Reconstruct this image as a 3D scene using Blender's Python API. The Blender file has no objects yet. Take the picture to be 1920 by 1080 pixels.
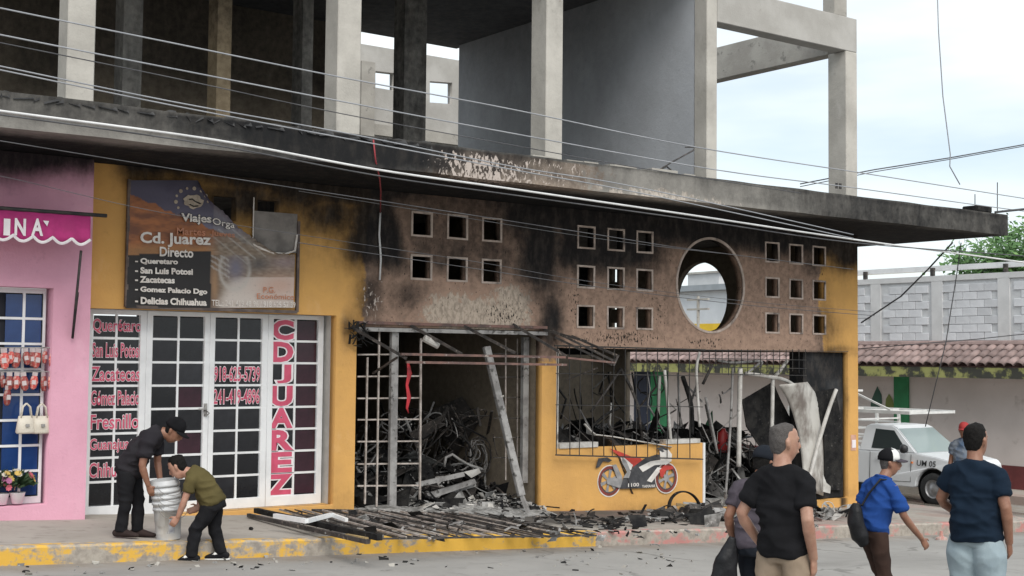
import bpy, bmesh, math, random
from mathutils import Vector, Matrix, noise
from mathutils.geometry import tessellate_polygon
random.seed(7)
S = bpy.context.scene
COL = S.collection
# ------------------------------------------------------------------ camera
F, YAW, PITCH, ROLL = 2496.8, 0.63782, 0.05286, 0.009764
CAM = Vector((-6.0098, -15.5712, 1.954))
FW = Vector((math.sin(YAW)*math.cos(PITCH), math.cos(YAW)*math.cos(PITCH), math.sin(PITCH)))
r0 = Vector((math.cos(YAW), -math.sin(YAW), 0)); u0 = r0.cross(FW)
RT = r0*math.cos(ROLL)+u0*math.sin(ROLL); UP = u0*math.cos(ROLL)-r0*math.sin(ROLL)
cd = bpy.data.cameras.new('camera'); cam = bpy.data.objects.new('camera', cd); COL.objects.link(cam)
cd.sensor_width = 36; cd.lens = F/1920*36; cd.clip_start = .1; cd.clip_end = 2000
M3 = Matrix((RT, UP, -FW)).transposed(); cam.matrix_world = Matrix.Translation(CAM) @ M3.to_4x4()
S.camera = cam
# ------------------------------------------------------------------ world: high thin cloud over a pale sky
SUN_EL, SUN_AZ = math.radians(47), math.radians(200)      # azimuth clockwise from +Y
w = bpy.data.worlds.new('World'); S.world = w; w.use_nodes = True
nt = w.node_tree; nt.nodes.clear()
def wn(t, **k):
    n = nt.nodes.new(t)
    for a, b in k.items(): setattr(n, a, b)
    return n
sky = wn('ShaderNodeTexSky', sky_type='NISHITA', sun_disc=False, sun_elevation=SUN_EL, sun_rotation=SUN_AZ, air_density=1.0, dust_density=1.5, ozone_density=1.0)
tc = wn('ShaderNodeTexCoord'); mp = wn('ShaderNodeMapping'); mp.inputs['Scale'].default_value = (1, 1, 4.5)
no = wn('ShaderNodeTexNoise'); no.inputs['Scale'].default_value = 2.6; no.inputs['Detail'].default_value = 5; no.inputs['Roughness'].default_value = .5
rp = wn('ShaderNodeValToRGB'); rp.color_ramp.elements[0].position = .30; rp.color_ramp.elements[1].position = .60
rp.color_ramp.elements[0].color = (.42, .42, .42, 1)
mx = wn('ShaderNodeMix', data_type='RGBA'); mx.inputs['B'].default_value = (6.8, 7.25, 7.4, 1)
bg = wn('ShaderNodeBackground'); bg.inputs['Strength'].default_value = .1
ou = wn('ShaderNodeOutputWorld')
for a, b in ((tc.outputs['Generated'], mp.inputs[0]), (mp.outputs[0], no.inputs['Vector']), (no.outputs['Fac'], rp.inputs[0]), (rp.outputs[0], mx.inputs['Factor']),
             (sky.outputs[0], mx.inputs['A']), (mx.outputs['Result'], bg.inputs[0]), (bg.outputs[0], ou.inputs[0])): nt.links.new(a, b)
sd = bpy.data.lights.new('sun', 'SUN'); sd.energy = 1.5; sd.angle = math.radians(38); sd.color = (1, .95, .88)
so = bpy.data.objects.new('sun', sd); COL.objects.link(so)
sdir = Vector((math.sin(SUN_AZ)*math.cos(SUN_EL), math.cos(SUN_AZ)*math.cos(SUN_EL), math.sin(SUN_EL)))
so.rotation_euler = sdir.to_track_quat('Z', 'Y').to_euler()
S.view_settings.view_transform = 'Standard'; S.view_settings.look = 'None'; S.view_settings.gamma = 1; S.view_settings.exposure = .7
S.cycles.max_bounces = 6; S.cycles.diffuse_bounces = 4; S.cycles.use_denoising = True
# ------------------------------------------------------------------ pixel of the survey photo -> point on a known plane
def ray(u, v): return RT*((u-960)/F) + UP*((540-v)/F) + FW
def PY(u, v, y=0.0): d = ray(u, v); return CAM + d*((y-CAM.y)/d.y)
def PX(u, v, x): d = ray(u, v); return CAM + d*((x-CAM.x)/d.x)
def PD(u, v, D): return CAM + ray(u, v)*D
def PG(u, v, a, b=-.05): d = ray(u, v); return CAM + d*((a+b*CAM.x-CAM.z)/(d.z-b*d.x))
def clampx(x): return max(-16, min(26, x))
def zs(x): return .0215-.05*clampx(x)        # pavement level
def zr(x): return -.16-.05*clampx(x)         # road level
def px(p):
    d = Vector(p)-CAM; k = d.dot(FW); return 960+F*d.dot(RT)/k, 540-F*d.dot(UP)/k
# ------------------------------------------------------------------ object helpers
def wloc(o):
    v = Vector((0, 0, 0))
    while o: v += o.location; o = o.parent if not o.parent else o.parent
    return v
def worldpos(o):
    return o['_w'] if '_w' in o else (0, 0, 0)
def par(o, p):
    if p is None: return
    o.parent = p
    l = Vector(p.location) if p.parent is None else Vector((0, 0, 0))
    o.matrix_parent_inverse = Matrix.Translation(-l)
def tag(o, label, cat, group=None):
    o['label'] = label; o['category'] = cat
    if group: o['group'] = group
    return o
def thing(name, label, cat, loc=(0, 0, 0), group=None):
    o = bpy.data.objects.new(name, None); COL.objects.link(o); o.location = loc; o.empty_display_size = .2
    return tag(o, label, cat, group)
def obj(name, me, m, parent=None, loc=None):
    o = bpy.data.objects.new(name, me); COL.objects.link(o)
    if m is not None:
        if len(me.materials): me.materials.clear()
        for k in (m if isinstance(m, (list, tuple)) else [m]): me.materials.append(k)
    par(o, parent)
    if loc is not None: o.location = loc
    return o
def inst(src, loc, parent=None, rot=None, name=None, scale=None):
    o = src.copy(); COL.objects.link(o)
    if name: o.name = name
    par(o, parent); o.location = loc
    if rot is not None: o.rotation_euler = rot
    if scale is not None: o.scale = scale
    return o
class B:
    """collects geometry for ONE mesh"""
    def __init__(s): s.v = []; s.f = []; s.mi = []
    def add(s, vs, fs, mi=0):
        n = len(s.v); s.v += [tuple(v) for v in vs]; s.f += [tuple(i+n for i in f) for f in fs]; s.mi += [mi]*len(fs); return s
    def box(s, x0, x1, y0, y1, z0, z1, mi=0):
        return s.add([(x, y, z) for x in (x0, x1) for y in (y0, y1) for z in (z0, z1)],
                     [(0, 1, 3, 2), (4, 6, 7, 5), (0, 4, 5, 1), (2, 3, 7, 6), (0, 2, 6, 4), (1, 5, 7, 3)], mi)
    def bar(s, a, b, w, h=None, up=(0, 0, 1), mi=0):
        a = Vector(a); b = Vector(b); h = h or w; t = (b-a).normalized(); up = Vector(up)
        if abs(t.dot(up)) > .95: up = Vector((0, 1, 0))
        x = t.cross(up).normalized()*w/2; y = x.cross(t).normalized()*h/2
        vs = [p+i*x+j*y for p in (a, b) for i, j in ((-1, -1), (1, -1), (1, 1), (-1, 1))]
        return s.add(vs, [(0, 1, 2, 3), (7, 6, 5, 4), (0, 4, 5, 1), (1, 5, 6, 2), (2, 6, 7, 3), (3, 7, 4, 0)], mi)
    def tube(s, pts, r, n=8, mi=0, caps=True):
        pts = [Vector(p) for p in pts]; rr = r if isinstance(r, (list, tuple)) else [r]*len(pts)
        base = len(s.v); ref = None; vs = []
        for i, p in enumerate(pts):
            t = (pts[min(i+1, len(pts)-1)]-pts[max(i-1, 0)]).normalized()
            if ref is None:
                ref = t.cross(Vector((0, 0, 1)))
                if ref.length < .1: ref = t.cross(Vector((1, 0, 0)))
            a = (ref-t*ref.dot(t)).normalized(); ref = a; b = t.cross(a)
            vs += [p+(a*math.cos(k*2*math.pi/n)+b*math.sin(k*2*math.pi/n))*rr[i] for k in range(n)]
        fs = [(i*n+k, i*n+(k+1) % n, (i+1)*n+(k+1) % n, (i+1)*n+k) for i in range(len(pts)-1) for k in range(n)]
        if caps: fs += [tuple(range(n-1, -1, -1)), tuple((len(pts)-1)*n+k for k in range(n))]
        return s.add(vs, fs, mi)
    def loft(s, rings, side, n=16, mi=0):
        """rings: (centre, half width along side, half depth)"""
        side = Vector(side); vs = []; C = [Vector(r[0]) for r in rings]
        for i, r in enumerate(rings):
            t = (C[min(i+1, len(C)-1)]-C[max(i-1, 0)])
            t = t.normalized() if t.length > 1e-6 else Vector((0, 0, 1))
            sd_ = Vector(r[3]) if len(r) > 3 else side
            a = sd_-t*sd_.dot(t)
            if a.length < .05: a = Vector((0, 1, .1)).cross(t)
            a.normalize(); b = t.cross(a)
            vs += [C[i]+a*(math.cos(k*2*math.pi/n)*r[1])+b*(math.sin(k*2*math.pi/n)*r[2]) for k in range(n)]
        fs = [(i*n+k, i*n+(k+1) % n, (i+1)*n+(k+1) % n, (i+1)*n+k) for i in range(len(C)-1) for k in range(n)]
        fs += [tuple(range(n-1, -1, -1)), tuple((len(C)-1)*n+k for k in range(n))]
        return s.add(vs, fs, mi)
    def lathe(s, c, prof, n=24, axis='Z', mi=0):
        c = Vector(c); vs = []
        for r, h in prof:
            for k in range(n):
                a = k*2*math.pi/n; p = (r*math.cos(a), r*math.sin(a), h)
                if axis == 'X': p = (h, p[0], p[1])
                if axis == 'Y': p = (p[0], h, p[1])
                vs.append(c+Vector(p))
        fs = [(i*n+k, i*n+(k+1) % n, (i+1)*n+(k+1) % n, (i+1)*n+k) for i in range(len(prof)-1) for k in range(n)]
        return s.add(vs, fs, mi)
    def prism(s, poly, fn0, fn1, mi=0):
        """poly of 2D points extruded between two maps (x,y)->xyz"""
        n = len(poly); vs = [fn0(*p) for p in poly]+[fn1(*p) for p in poly]
        tri = tessellate_polygon([[Vector((p[0], p[1], 0)) for p in poly]])
        fs = [tuple(t) for t in tri]+[tuple(i+n for i in reversed(t)) for t in tri]+[(i, (i+1) % n, (i+1) % n+n, i+n) for i in range(n)]
        return s.add(vs, fs, mi)
    def mesh(s, name='mesh', smooth=False, recalc=True):
        me = bpy.data.meshes.new(name); me.from_pydata(s.v, [], s.f); me.update()
        if any(s.mi): me.polygons.foreach_set('material_index', s.mi)
        if recalc:
            bm = bmesh.new(); bm.from_mesh(me); bmesh.ops.recalc_face_normals(bm, faces=bm.faces); bm.to_mesh(me); bm.free()
        if smooth:
            me.polygons.foreach_set('use_smooth', [True]*len(me.polygons))
        return me
    def build(s, name, m, parent=None, smooth=False, loc=None, bev=0):
        me = s.mesh(name, smooth)
        if bev: bevel(me, bev)
        return obj(name, me, m, parent, loc)
def bevel(me, wd, seg=1):
    bm = bmesh.new(); bm.from_mesh(me)
    bmesh.ops.bevel(bm, geom=[e for e in bm.edges if len(e.link_faces) == 2 and e.calc_face_angle(0) > .6], offset=wd, segments=seg, affect='EDGES', clamp_overlap=True)
    bm.to_mesh(me); bm.free()
def setkind(o, k): o['kind'] = k; return o
# ------------------------------------------------------------------ materials
class NT:
    def __init__(s, name):
        s.m = bpy.data.materials.new(name); s.m.use_nodes = True; s.t = s.m.node_tree; s.t.nodes.clear()
        s.o = s.n('ShaderNodeOutputMaterial'); s.b = s.n('ShaderNodeBsdfPrincipled'); s.l(s.b.outputs[0], s.o.inputs[0]); s.tc = None
    def n(s, t, **k):
        x = s.t.nodes.new(t)
        for a, b in k.items(): setattr(x, a, b)
        return x
    def l(s, a, b): s.t.links.new(a, b)
    def co(s):
        if not s.tc: s.tc = s.n('ShaderNodeTexCoord')
        return s.tc.outputs['Object']
    def noise(s, sc, det=4, rough=.55, stretch=None, dist=0, off=None):
        x = s.n('ShaderNodeTexNoise'); x.inputs['Scale'].default_value = sc; x.inputs['Detail'].default_value = det; x.inputs['Roughness'].default_value = rough; x.inputs['Distortion'].default_value = dist
        if stretch or off:
            mp = s.n('ShaderNodeMapping')
            if stretch: mp.inputs['Scale'].default_value = stretch
            if off: mp.inputs['Location'].default_value = off
            s.l(s.co(), mp.inputs[0]); s.l(mp.outputs[0], x.inputs['Vector'])
        else: s.l(s.co(), x.inputs['Vector'])
        return x.outputs['Fac']
    def ramp(s, f, a, b, c0=0., c1=1.):
        x = s.n('ShaderNodeMapRange', interpolation_type='SMOOTHSTEP'); s.l(f, x.inputs[0])
        for i, v in zip((1, 2, 3, 4), (a, b, c0, c1)): x.inputs[i].default_value = v
        return x.outputs[0]
    def mix(s, f, a, b, bt='MIX'):
        x = s.n('ShaderNodeMix', data_type='RGBA', blend_type=bt)
        for k, v in (('Factor', f), ('A', a), ('B', b)):
            if hasattr(v, 'is_linked') or isinstance(v, bpy.types.NodeSocket): s.l(v, x.inputs[k])
            elif k == 'Factor': x.inputs[k].default_value = v
            else: x.inputs[k].default_value = (*v[:3], 1)
        return x.outputs['Result']
    def math(s, op, a, b=0.):
        x = s.n('ShaderNodeMath', operation=op)
        for i, v in enumerate((a, b)):
            if isinstance(v, bpy.types.NodeSocket): s.l(v, x.inputs[i])
            else: x.inputs[i].default_value = v
        return x.outputs[0]
    def attr(s, nm):
        x = s.n('ShaderNodeAttribute', attribute_name=nm); return x
    def set(s, col=None, rough=None, metal=0, bump=None, bstr=.3, bdist=.02, spec=None, alpha=None):
        if col is not None:
            if isinstance(col, bpy.types.NodeSocket): s.l(col, s.b.inputs['Base Color'])
            else: s.b.inputs['Base Color'].default_value = (*col[:3], 1)
        if rough is not None:
            if isinstance(rough, bpy.types.NodeSocket): s.l(rough, s.b.inputs['Roughness'])
            else: s.b.inputs['Roughness'].default_value = rough
        s.b.inputs['Metallic'].default_value = metal
        if spec is not None: s.b.inputs['Specular IOR Level'].default_value = spec
        if bump is not None:
            bp = s.n('ShaderNodeBump'); bp.inputs['Strength'].default_value = bstr; bp.inputs['Distance'].default_value = bdist
            s.l(bump, bp.inputs['Height']); s.l(bp.outputs[0], s.b.inputs['Normal'])
        return s.m
def pm(name, c1, c2=None, sc=4, rough=.8, bump=.0, bsc=None, metal=0, lo=.35, hi=.65, stretch=None, c3=None, sc3=20, lo3=.6, hi3=.7, spec=None, rnd=0):
    t = NT(name); c2 = c2 or tuple(x*.75 for x in c1)
    col = t.mix(t.ramp(t.noise(sc, 5, .6, stretch), lo, hi), c1, c2)
    if c3: col = t.mix(t.ramp(t.noise(sc3, 4, .6, stretch), lo3, hi3), col, c3)
    if rnd:
        oi = t.n('ShaderNodeObjectInfo'); f = t.ramp(oi.outputs['Random'], 0, 1, 1-rnd, 1+rnd)
        v = t.n('ShaderNodeVectorMath', operation='SCALE'); t.l(col, v.inputs[0]); t.l(f, v.inputs['Scale']); col = v.outputs[0]
    return t.set(col, rough, metal, t.noise(bsc or sc*6, 5, .6, stretch) if bump else None, bump, spec=spec)
# common
concrete = pm('concrete_bare', (.42, .40, .36), (.32, .30, .27), 1.5, .9, .25, 25, c3=(.22, .21, .19), sc3=5)
concrete_lit = pm('concrete_lit_faces', (.44, .425, .40), (.35, .335, .31), 1.2, .9, .25, 30, c3=(.30, .28, .25), sc3=7, lo3=.62, hi3=.8)  # paler copy of the bare concrete; light on these faces put into the colour
white_al = pm('white_aluminium', (.78, .79, .80), (.68, .69, .70), 3, .35, .0, lo=.4, hi=.7)
dark_glass = pm('dark_glass', (.010, .010, .013), (.026, .027, .031), 1.6, .16, spec=.42, rnd=.4)
glass_tint = pm('purple_glass', (.05, .022, .032), (.03, .016, .022), 3, .12, spec=.28)
blue_glass = pm('blue_curtain_glass', (.010, .035, .13), (.016, .05, .17), 5, .15, lo=.3, hi=.7)
pinkred = pm('pink_vinyl', (.62, .09, .17), (.52, .07, .13), 6, .5)
white_vinyl = pm('white_vinyl', (.85, .80, .82), (.75, .70, .72), 6, .5)
pink_wall = pm('pink_paint', (.74, .37, .50), (.66, .285, .43), .9, .85, .15, 30, c3=(.52, .24, .34), sc3=3, lo3=.62, hi3=.85)
char = pm('charred_black', (.012, .012, .013), (.030, .029, .028), 6, .9, .6, 30, c3=(.09, .085, .08), sc3=14, lo3=.62, hi3=.72, spec=.12)
char_metal = pm('burnt_metal', (.07, .06, .055), (.025, .023, .022), 8, .7, .3, 40, c3=(.24, .20, .17), sc3=15, lo3=.58, hi3=.7)
grey_metal = pm('ash_grey_metal', (.34, .33, .32), (.20, .19, .185), 5, .6, .3, 40, c3=(.07, .065, .06), sc3=9, lo3=.56, hi3=.66)
rust_metal = pm('rusty_rail', (.20, .11, .09), (.09, .06, .055), 6, .75, .3, 40, c3=(.34, .29, .26), sc3=12, lo3=.6, hi3=.7)
pale_metal = pm('pale_scorched_metal', (.62, .60, .57), (.42, .40, .37), 4, .6, .2, 30, c3=(.20, .18, .16), sc3=6, lo3=.58, hi3=.7)
bar_metal = pm('scorched_bar', (.52, .46, .42), (.28, .24, .21), 9, .75, .2, 40)
black_bar = pm('black_bar', (.02, .02, .022), (.05, .045, .04), 9, .7)
ash = pm('ash_rubble', (.36, .355, .345), (.14, .136, .13), 7, .95, .8, 30, c3=(.58, .57, .55), sc3=18, lo3=.6, hi3=.7)
black_rubber = pm('black_rubber', (.015, .015, .016), (.028, .028, .028), 10, .7)
cable_m = pm('cable_sheath', (.05, .05, .055), (.09, .09, .095), 3, .6)
cable_grey = pm('cable_grey', (.33, .34, .36), (.26, .27, .29), 3, .5)
cable_white = pm('cable_bright', (.72, .72, .72), (.58, .58, .58), 3, .45)

# sooty paint: fields computed on the mesh: heat (paint burnt to pink plaster), soot, ashy (bare grey plaster)
def sooty(name, base, base2, burnt, burnt2, bare=(.52, .43, .35), amp=1., soot2=(.05, .044, .040)):
    t = NT(name)
    n1 = t.noise(1.3, 6, .6); n2 = t.noise(9, 5, .65); n3 = t.noise(40, 3, .6); ns = t.noise(3.2, 5, .7, (1, 1, .35)); fl = t.noise(16, 4, .6, (1.4, 1, .7), .6)
    c = t.mix(t.ramp(n1, .35, .7), base, base2)
    c = t.mix(t.ramp(n2, .60, .78, 0, .35), c, tuple(x*.55 for x in base))
    c = t.mix(t.ramp(t.noise(2.4, 5, .65, (1, 1, .6)), .56, .74, 0, .45), c, tuple(min(1, x*.9+.12) for x in base))
    heat = t.math('ADD', t.attr('burn').outputs['Fac'], t.math('MULTIPLY', t.math('SUBTRACT', n2, .5), .9))
    bc = t.mix(t.ramp(n2, .35, .7), burnt, burnt2)
    c = t.mix(t.ramp(heat, .38, .62), c, bc)
    ashy = t.math('ADD', t.attr('ashy').outputs['Fac'], t.math('MULTIPLY', t.math('SUBTRACT', n2, .5), 1.3))
    c = t.mix(t.ramp(ashy, .45, .6), c, t.mix(t.ramp(fl, .4, .65), bare, tuple(x*.62 for x in bare)))
    sp = t.math('ADD', t.attr('soot').outputs['Fac'], t.math('MULTIPLY', t.math('SUBTRACT', ns, .5), .55*amp))
    sp = t.math('ADD', sp, t.math('MULTIPLY', t.math('SUBTRACT', n2, .5), .45*amp))
    c = t.mix(t.ramp(sp, .05, 1.15, 0, .98), c, t.mix(t.ramp(t.noise(7, 6, .7, (1, 1, .45)), .42, .7), (.014, .0145, .016), soot2))
    flk = t.math('ADD', t.attr('flake').outputs['Fac'], t.math('MULTIPLY', t.math('SUBTRACT', fl, .5), 2.0))
    c = t.mix(t.ramp(flk, .60, .68), c, (.46, .40, .36))
    pk = t.math('ADD', t.attr('pock').outputs['Fac'], t.math('MULTIPLY', t.math('SUBTRACT', t.noise(22, 4, .6, (1.5, 1, .8), .4), .5), 2.0))
    c = t.mix(t.ramp(pk, .60, .70), c, (.035, .028, .025))
    h = t.math('ADD', t.math('MULTIPLY', n3, .4), t.math('SUBTRACT', n2, t.math('MULTIPLY', t.ramp(flk, .6, .68), .7)))
    return t.set(c, .95, 0, h, .35, .02, spec=.08)
facade_m = sooty('burnt_yellow_facade', (.70, .395, .13), (.61, .345, .12), (.42, .285, .215), (.30, .205, .155))
fascia_m = sooty('sooty_concrete_slab', (.30, .285, .26), (.20, .19, .175), (.34, .28, .23), (.24, .19, .155), (.55, .49, .43), soot2=(.03, .028, .027))
inner_m = sooty('smoke_stained_render', (.48, .50, .53), (.43, .445, .47), (.30, .25, .19), (.22, .18, .14), amp=.35)
def gauss(u, v, cu, cv, ru, rv): return math.exp(-(((u-cu)/ru)**2+((v-cv)/rv)**2))
def sstep(x, a, b):
    t = max(0, min(1, (x-a)/(b-a))) if a != b else 0; return t*t*(3-2*t)
def gridcut(me, axes):
    bm = bmesh.new(); bm.from_mesh(me)
    for ax, vals in axes:
        nrm = [0, 0, 0]; nrm[ax] = 1
        for c in vals:
            co = [0, 0, 0]; co[ax] = c
            bmesh.ops.bisect_plane(bm, geom=bm.verts[:]+bm.edges[:]+bm.faces[:], plane_co=co, plane_no=nrm, dist=1e-5)
    bm.to_mesh(me); bm.free()
def fr(a, b, s):
    n = int((b-a)/s); return [a+s*(i+.5) for i in range(n)]
def paint(me, fn):
    names = ('burn', 'soot', 'ashy', 'flake', 'pock')
    for k in names: me.attributes.new(k, 'FLOAT', 'POINT')
    vals = [fn(v.co) for v in me.vertices]
    for i, k in enumerate(names): me.attributes[k].data.foreach_set('value', [x[i] for x in vals])
def curve_plate(loops, thick):
    """2D plate with holes (even-odd) in local xy, thickness along z from 0 to thick"""
    cu = bpy.data.curves.new('plate', 'CURVE'); cu.dimensions = '2D'; cu.fill_mode = 'BOTH'; cu.extrude = thick/2
    for lp in loops:
        sp = cu.splines.new('POLY'); sp.points.add(len(lp)-1); sp.use_cyclic_u = True
        for p, q in zip(sp.points, lp): p.co = (q[0], q[1], 0, 1)
    o = bpy.data.objects.new('plate', cu); COL.objects.link(o)
    dg = bpy.context.evaluated_depsgraph_get(); me = bpy.data.meshes.new_from_object(o.evaluated_get(dg))
    bpy.data.objects.remove(o); bpy.data.curves.remove(cu)
    bm = bmesh.new(); bm.from_mesh(me); bmesh.ops.remove_doubles(bm, verts=bm.verts, dist=1e-4)
    for v in bm.verts: v.co.z += thick/2
    bmesh.ops.recalc_face_normals(bm, faces=bm.faces); bm.to_mesh(me); bm.free(); return me
def rect(x0, x1, z0, z1): return [(x0, z0), (x1, z0), (x1, z1), (x0, z1)]
def circ(cx, cz, r, n=64): return [(cx+r*math.cos(i*2*math.pi/n), cz+r*math.sin(i*2*math.pi/n)) for i in range(n)]
def xmat(me, fn):
    for v in me.vertices: v.co = fn(v.co)
    me.update()
def textmesh(s, bold=.0, shear=0):
    cu = bpy.data.curves.new('text', 'FONT'); cu.body = s; cu.offset = bold; cu.resolution_u = 3; cu.shear = shear
    o = bpy.data.objects.new('text', cu); COL.objects.link(o)
    dg = bpy.context.evaluated_depsgraph_get(); me = bpy.data.meshes.new_from_object(o.evaluated_get(dg))
    bpy.data.objects.remove(o); bpy.data.curves.remove(cu); return me
def text_on(s, fn, x0, y0, x1, y1, m, parent, bold=.02, name='lettering', shear=0, base=None, depth=0):
    """text stretched to the box in plane coordinates; fn maps plane (x,y)->world. base: text whose box sets the fit"""
    ref = textmesh(base or s, 0, shear); xs = [v.co.x for v in ref.vertices]; ys = [v.co.y for v in ref.vertices]; bpy.data.meshes.remove(ref)
    me = textmesh(s, bold, shear); a, b, c, d = min(xs), max(xs), min(ys), max(ys)
    xmat(me, lambda p: fn(x0+(p.x-a)/(b-a)*(x1-x0), y0+(p.y-c)/(d-c)*(y1-y0)))
    return obj(name, me, m, parent)
# ================================================================== SETTING: road, pavement, kerb
t = NT('asphalt_road')
n1 = t.noise(.5, 5, .6); n2 = t.noise(3, 6, .6); n3 = t.noise(60, 3, .7)
c = t.mix(t.ramp(n1, .35, .65), (.27, .26, .245), (.33, .318, .30)); c = t.mix(t.ramp(n2, .55, .75, 0, .4), c, (.20, .19, .178)); c = t.mix(t.ramp(n3, .55, .75, 0, .35), c, (.31, .30, .28))
sx = t.n('ShaderNodeSeparateXYZ'); t.l(t.co(), sx.inputs[0])
sep = t.n('ShaderNodeMath', operation='SUBTRACT'); t.l(sx.outputs[0], sep.inputs[0]); sep.inputs[1].default_value = 0
wet = t.math('MULTIPLY', t.ramp(sep.outputs[0], 13, 16), t.ramp(t.noise(.45, 3, .5, (1, .5, 1)), .42, .58))
c = t.mix(t.math('MULTIPLY', wet, .75), c, (.055, .05, .045))
# gutter dust along the kerb
gd = t.math('MULTIPLY', t.ramp(sx.outputs[1], -3.3, -2.55), t.ramp(n2, .3, .7, .3, 1.)); c = t.mix(t.math('MULTIPLY', gd, .75), c, (.21, .165, .125))
vo = t.n('ShaderNodeTexVoronoi', feature='DISTANCE_TO_EDGE'); vo.inputs['Scale'].default_value = .42
nd = t.n('ShaderNodeTexNoise'); nd.inputs['Scale'].default_value = 1.4; nd.inputs['Detail'].default_value = 6; t.l(t.co(), nd.inputs['Vector'])
vm = t.n('ShaderNodeMix', data_type='RGBA', blend_type='LINEAR_LIGHT'); vm.inputs['Factor'].default_value = .45; t.l(t.co(), vm.inputs['A']); t.l(nd.outputs['Color'], vm.inputs['B']); t.l(vm.outputs['Result'], vo.inputs['Vector'])
crk = t.math('MULTIPLY', t.ramp(vo.outputs['Distance'], .004, .022, 1, 0), t.ramp(n1, .45, .6))
c = t.mix(t.math('MULTIPLY', crk, .6), c, (.09, .085, .078))
st = t.ramp(t.noise(1.1, 4, .6, (.25, 1.6, 1), .3), .56, .72); c = t.mix(t.math('MULTIPLY', st, .35), c, (.15, .142, .132))
sp_ = t.ramp(t.noise(5.5, 3, .6, (.7, 1.3, 1)), .66, .72); c = t.mix(t.math('MULTIPLY', sp_, .55), c, (.10, .095, .09))
road_m = t.set(c, t.ramp(wet, 0, 1, .9, .25), 0, n3, .4, .01)
b = B()
xs = [-500, -16, 26, 500]
for i in range(3):
    b.add([(xs[i], -500, zr(xs[i])), (xs[i+1], -500, zr(xs[i+1])), (xs[i+1], 500, zr(xs[i+1])), (xs[i], 500, zr(xs[i]))], [(0, 1, 2, 3)])
setkind(b.build('road', road_m), 'structure')
t = NT('worn_pavement')
n1 = t.noise(.9, 6, .6); n2 = t.noise(6, 6, .65); n3 = t.noise(70, 3, .7)
c = t.mix(t.ramp(n1, .3, .7), (.40, .37, .33), (.31, .285, .25)); c = t.mix(t.ramp(n2, .5, .72, 0, .6), c, (.20, .18, .155)); c = t.mix(t.ramp(n3, .6, .8, 0, .4), c, (.45, .42, .38))
sx = t.n('ShaderNodeSeparateXYZ'); t.l(t.co(), sx.inputs[0])
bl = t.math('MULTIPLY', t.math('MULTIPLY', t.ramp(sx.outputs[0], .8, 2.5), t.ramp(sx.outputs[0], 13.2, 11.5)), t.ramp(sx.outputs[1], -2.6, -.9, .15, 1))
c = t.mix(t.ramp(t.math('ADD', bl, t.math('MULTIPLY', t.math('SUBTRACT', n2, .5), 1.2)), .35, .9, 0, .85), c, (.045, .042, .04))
rd = t.math('MULTIPLY', t.ramp(sx.outputs[0], 5.5, 7.5), t.ramp(t.noise(1.1, 4, .6), .42, .6)); c = t.mix(t.math('MULTIPLY', rd, .45), c, (.33, .20, .17))
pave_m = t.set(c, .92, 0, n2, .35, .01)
KY = -2.56
def ribbon(name, poly_xy, m, dz=0.0, z=zs):
    bb = B(); tri = tessellate_polygon([[Vector((p[0], p[1], 0)) for p in poly_xy]])
    bb.add([(p[0], p[1], z(p[0])+dz) for p in poly_xy], [tuple(q) for q in tri]); return setkind(bb.build(name, m), 'structure')
CXR = 15.4
arc = [(CXR-1.2+1.2*math.sin(a), KY+1.2-1.2*math.cos(a)) for a in [i*math.pi/16 for i in range(9)]]
outer = [(-16, KY)]+[(x, KY) for x in range(-15, 14)]+arc+[(CXR, y) for y in range(0, 30, 3)]
def inner_off(d): return [(-16, KY+d)]+[(x, KY+d) for x in range(-15, 14)]+[(CXR-1.2+(1.2-d)*math.sin(a), KY+1.2-(1.2-d)*math.cos(a)) for a in [i*math.pi/16 for i in range(9)]]+[(CXR-d, y) for y in range(0, 30, 3)]
inn = inner_off(.17)
b = B()
for i in range(len(inn)-1):      # pavement strips back to behind the facade line
    p, q = inn[i], inn[i+1]
    if i < 29+4: b.add([(p[0], p[1], zs(p[0])), (q[0], q[1], zs(q[0])), (q[0], 1, zs(q[0])), (p[0], 1, zs(p[0]))], [(0, 1, 2, 3)])
b.add([(13.0, 1, zs(13)), (CXR-.17, 1, zs(CXR-.17)), (CXR-.17, 27, zs(CXR-.17)), (13, 27, zs(13))], [(0, 1, 2, 3)])
e = inner_off(.17)[29+4:]
b.add([(p[0], p[1], zs(p[0])) for p in e[:5]]+[(CXR-.17, 1, zs(CXR-.17)), (e[0][0], 1, zs(e[0][0]))], [tuple(range(7))])
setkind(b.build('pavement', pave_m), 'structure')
t = NT('painted_kerb')
n1 = t.noise(2.2, 6, .65, (1, 1, 2.5)); n2 = t.noise(9, 5, .65); n3 = t.noise(60, 3, .7)
sx = t.n('ShaderNodeSeparateXYZ'); t.l(t.co(), sx.inputs[0])
cc = t.mix(t.ramp(n2, .35, .7), (.40, .36, .31), (.25, .22, .19))
isr = t.ramp(sx.outputs[0], 4.98, 5.02)
pc = t.mix(isr, (.66, .39, .06), (.46, .21, .19))
wear = t.math('ADD', t.math('MULTIPLY', n1, .6), t.math('MULTIPLY', n2, .4))
thr = t.ramp(sx.outputs[0], 0.5, 3.5, 0, -.09)
thr = t.math('ADD', thr, t.math('MULTIPLY', isr, .115))
wp = t.ramp(t.math('ADD', wear, thr), .44, .53, 1, 0)
c = t.mix(wp, cc, pc); c = t.mix(t.ramp(n3, .6, .8, 0, .4), c, (.2, .17, .14))
kerb_m = t.set(c, .9, 0, n2, .4, .01)
b = B(); sec = [(0, -.25), (0, -.02), (.02, .002), (.17, .002), (.17, -.25)]
rows = []
for d, h in sec:
    L = inner_off(d) if d else outer
    rows.append([(p[0], p[1], zs(p[0])+h) for p in L])
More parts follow.
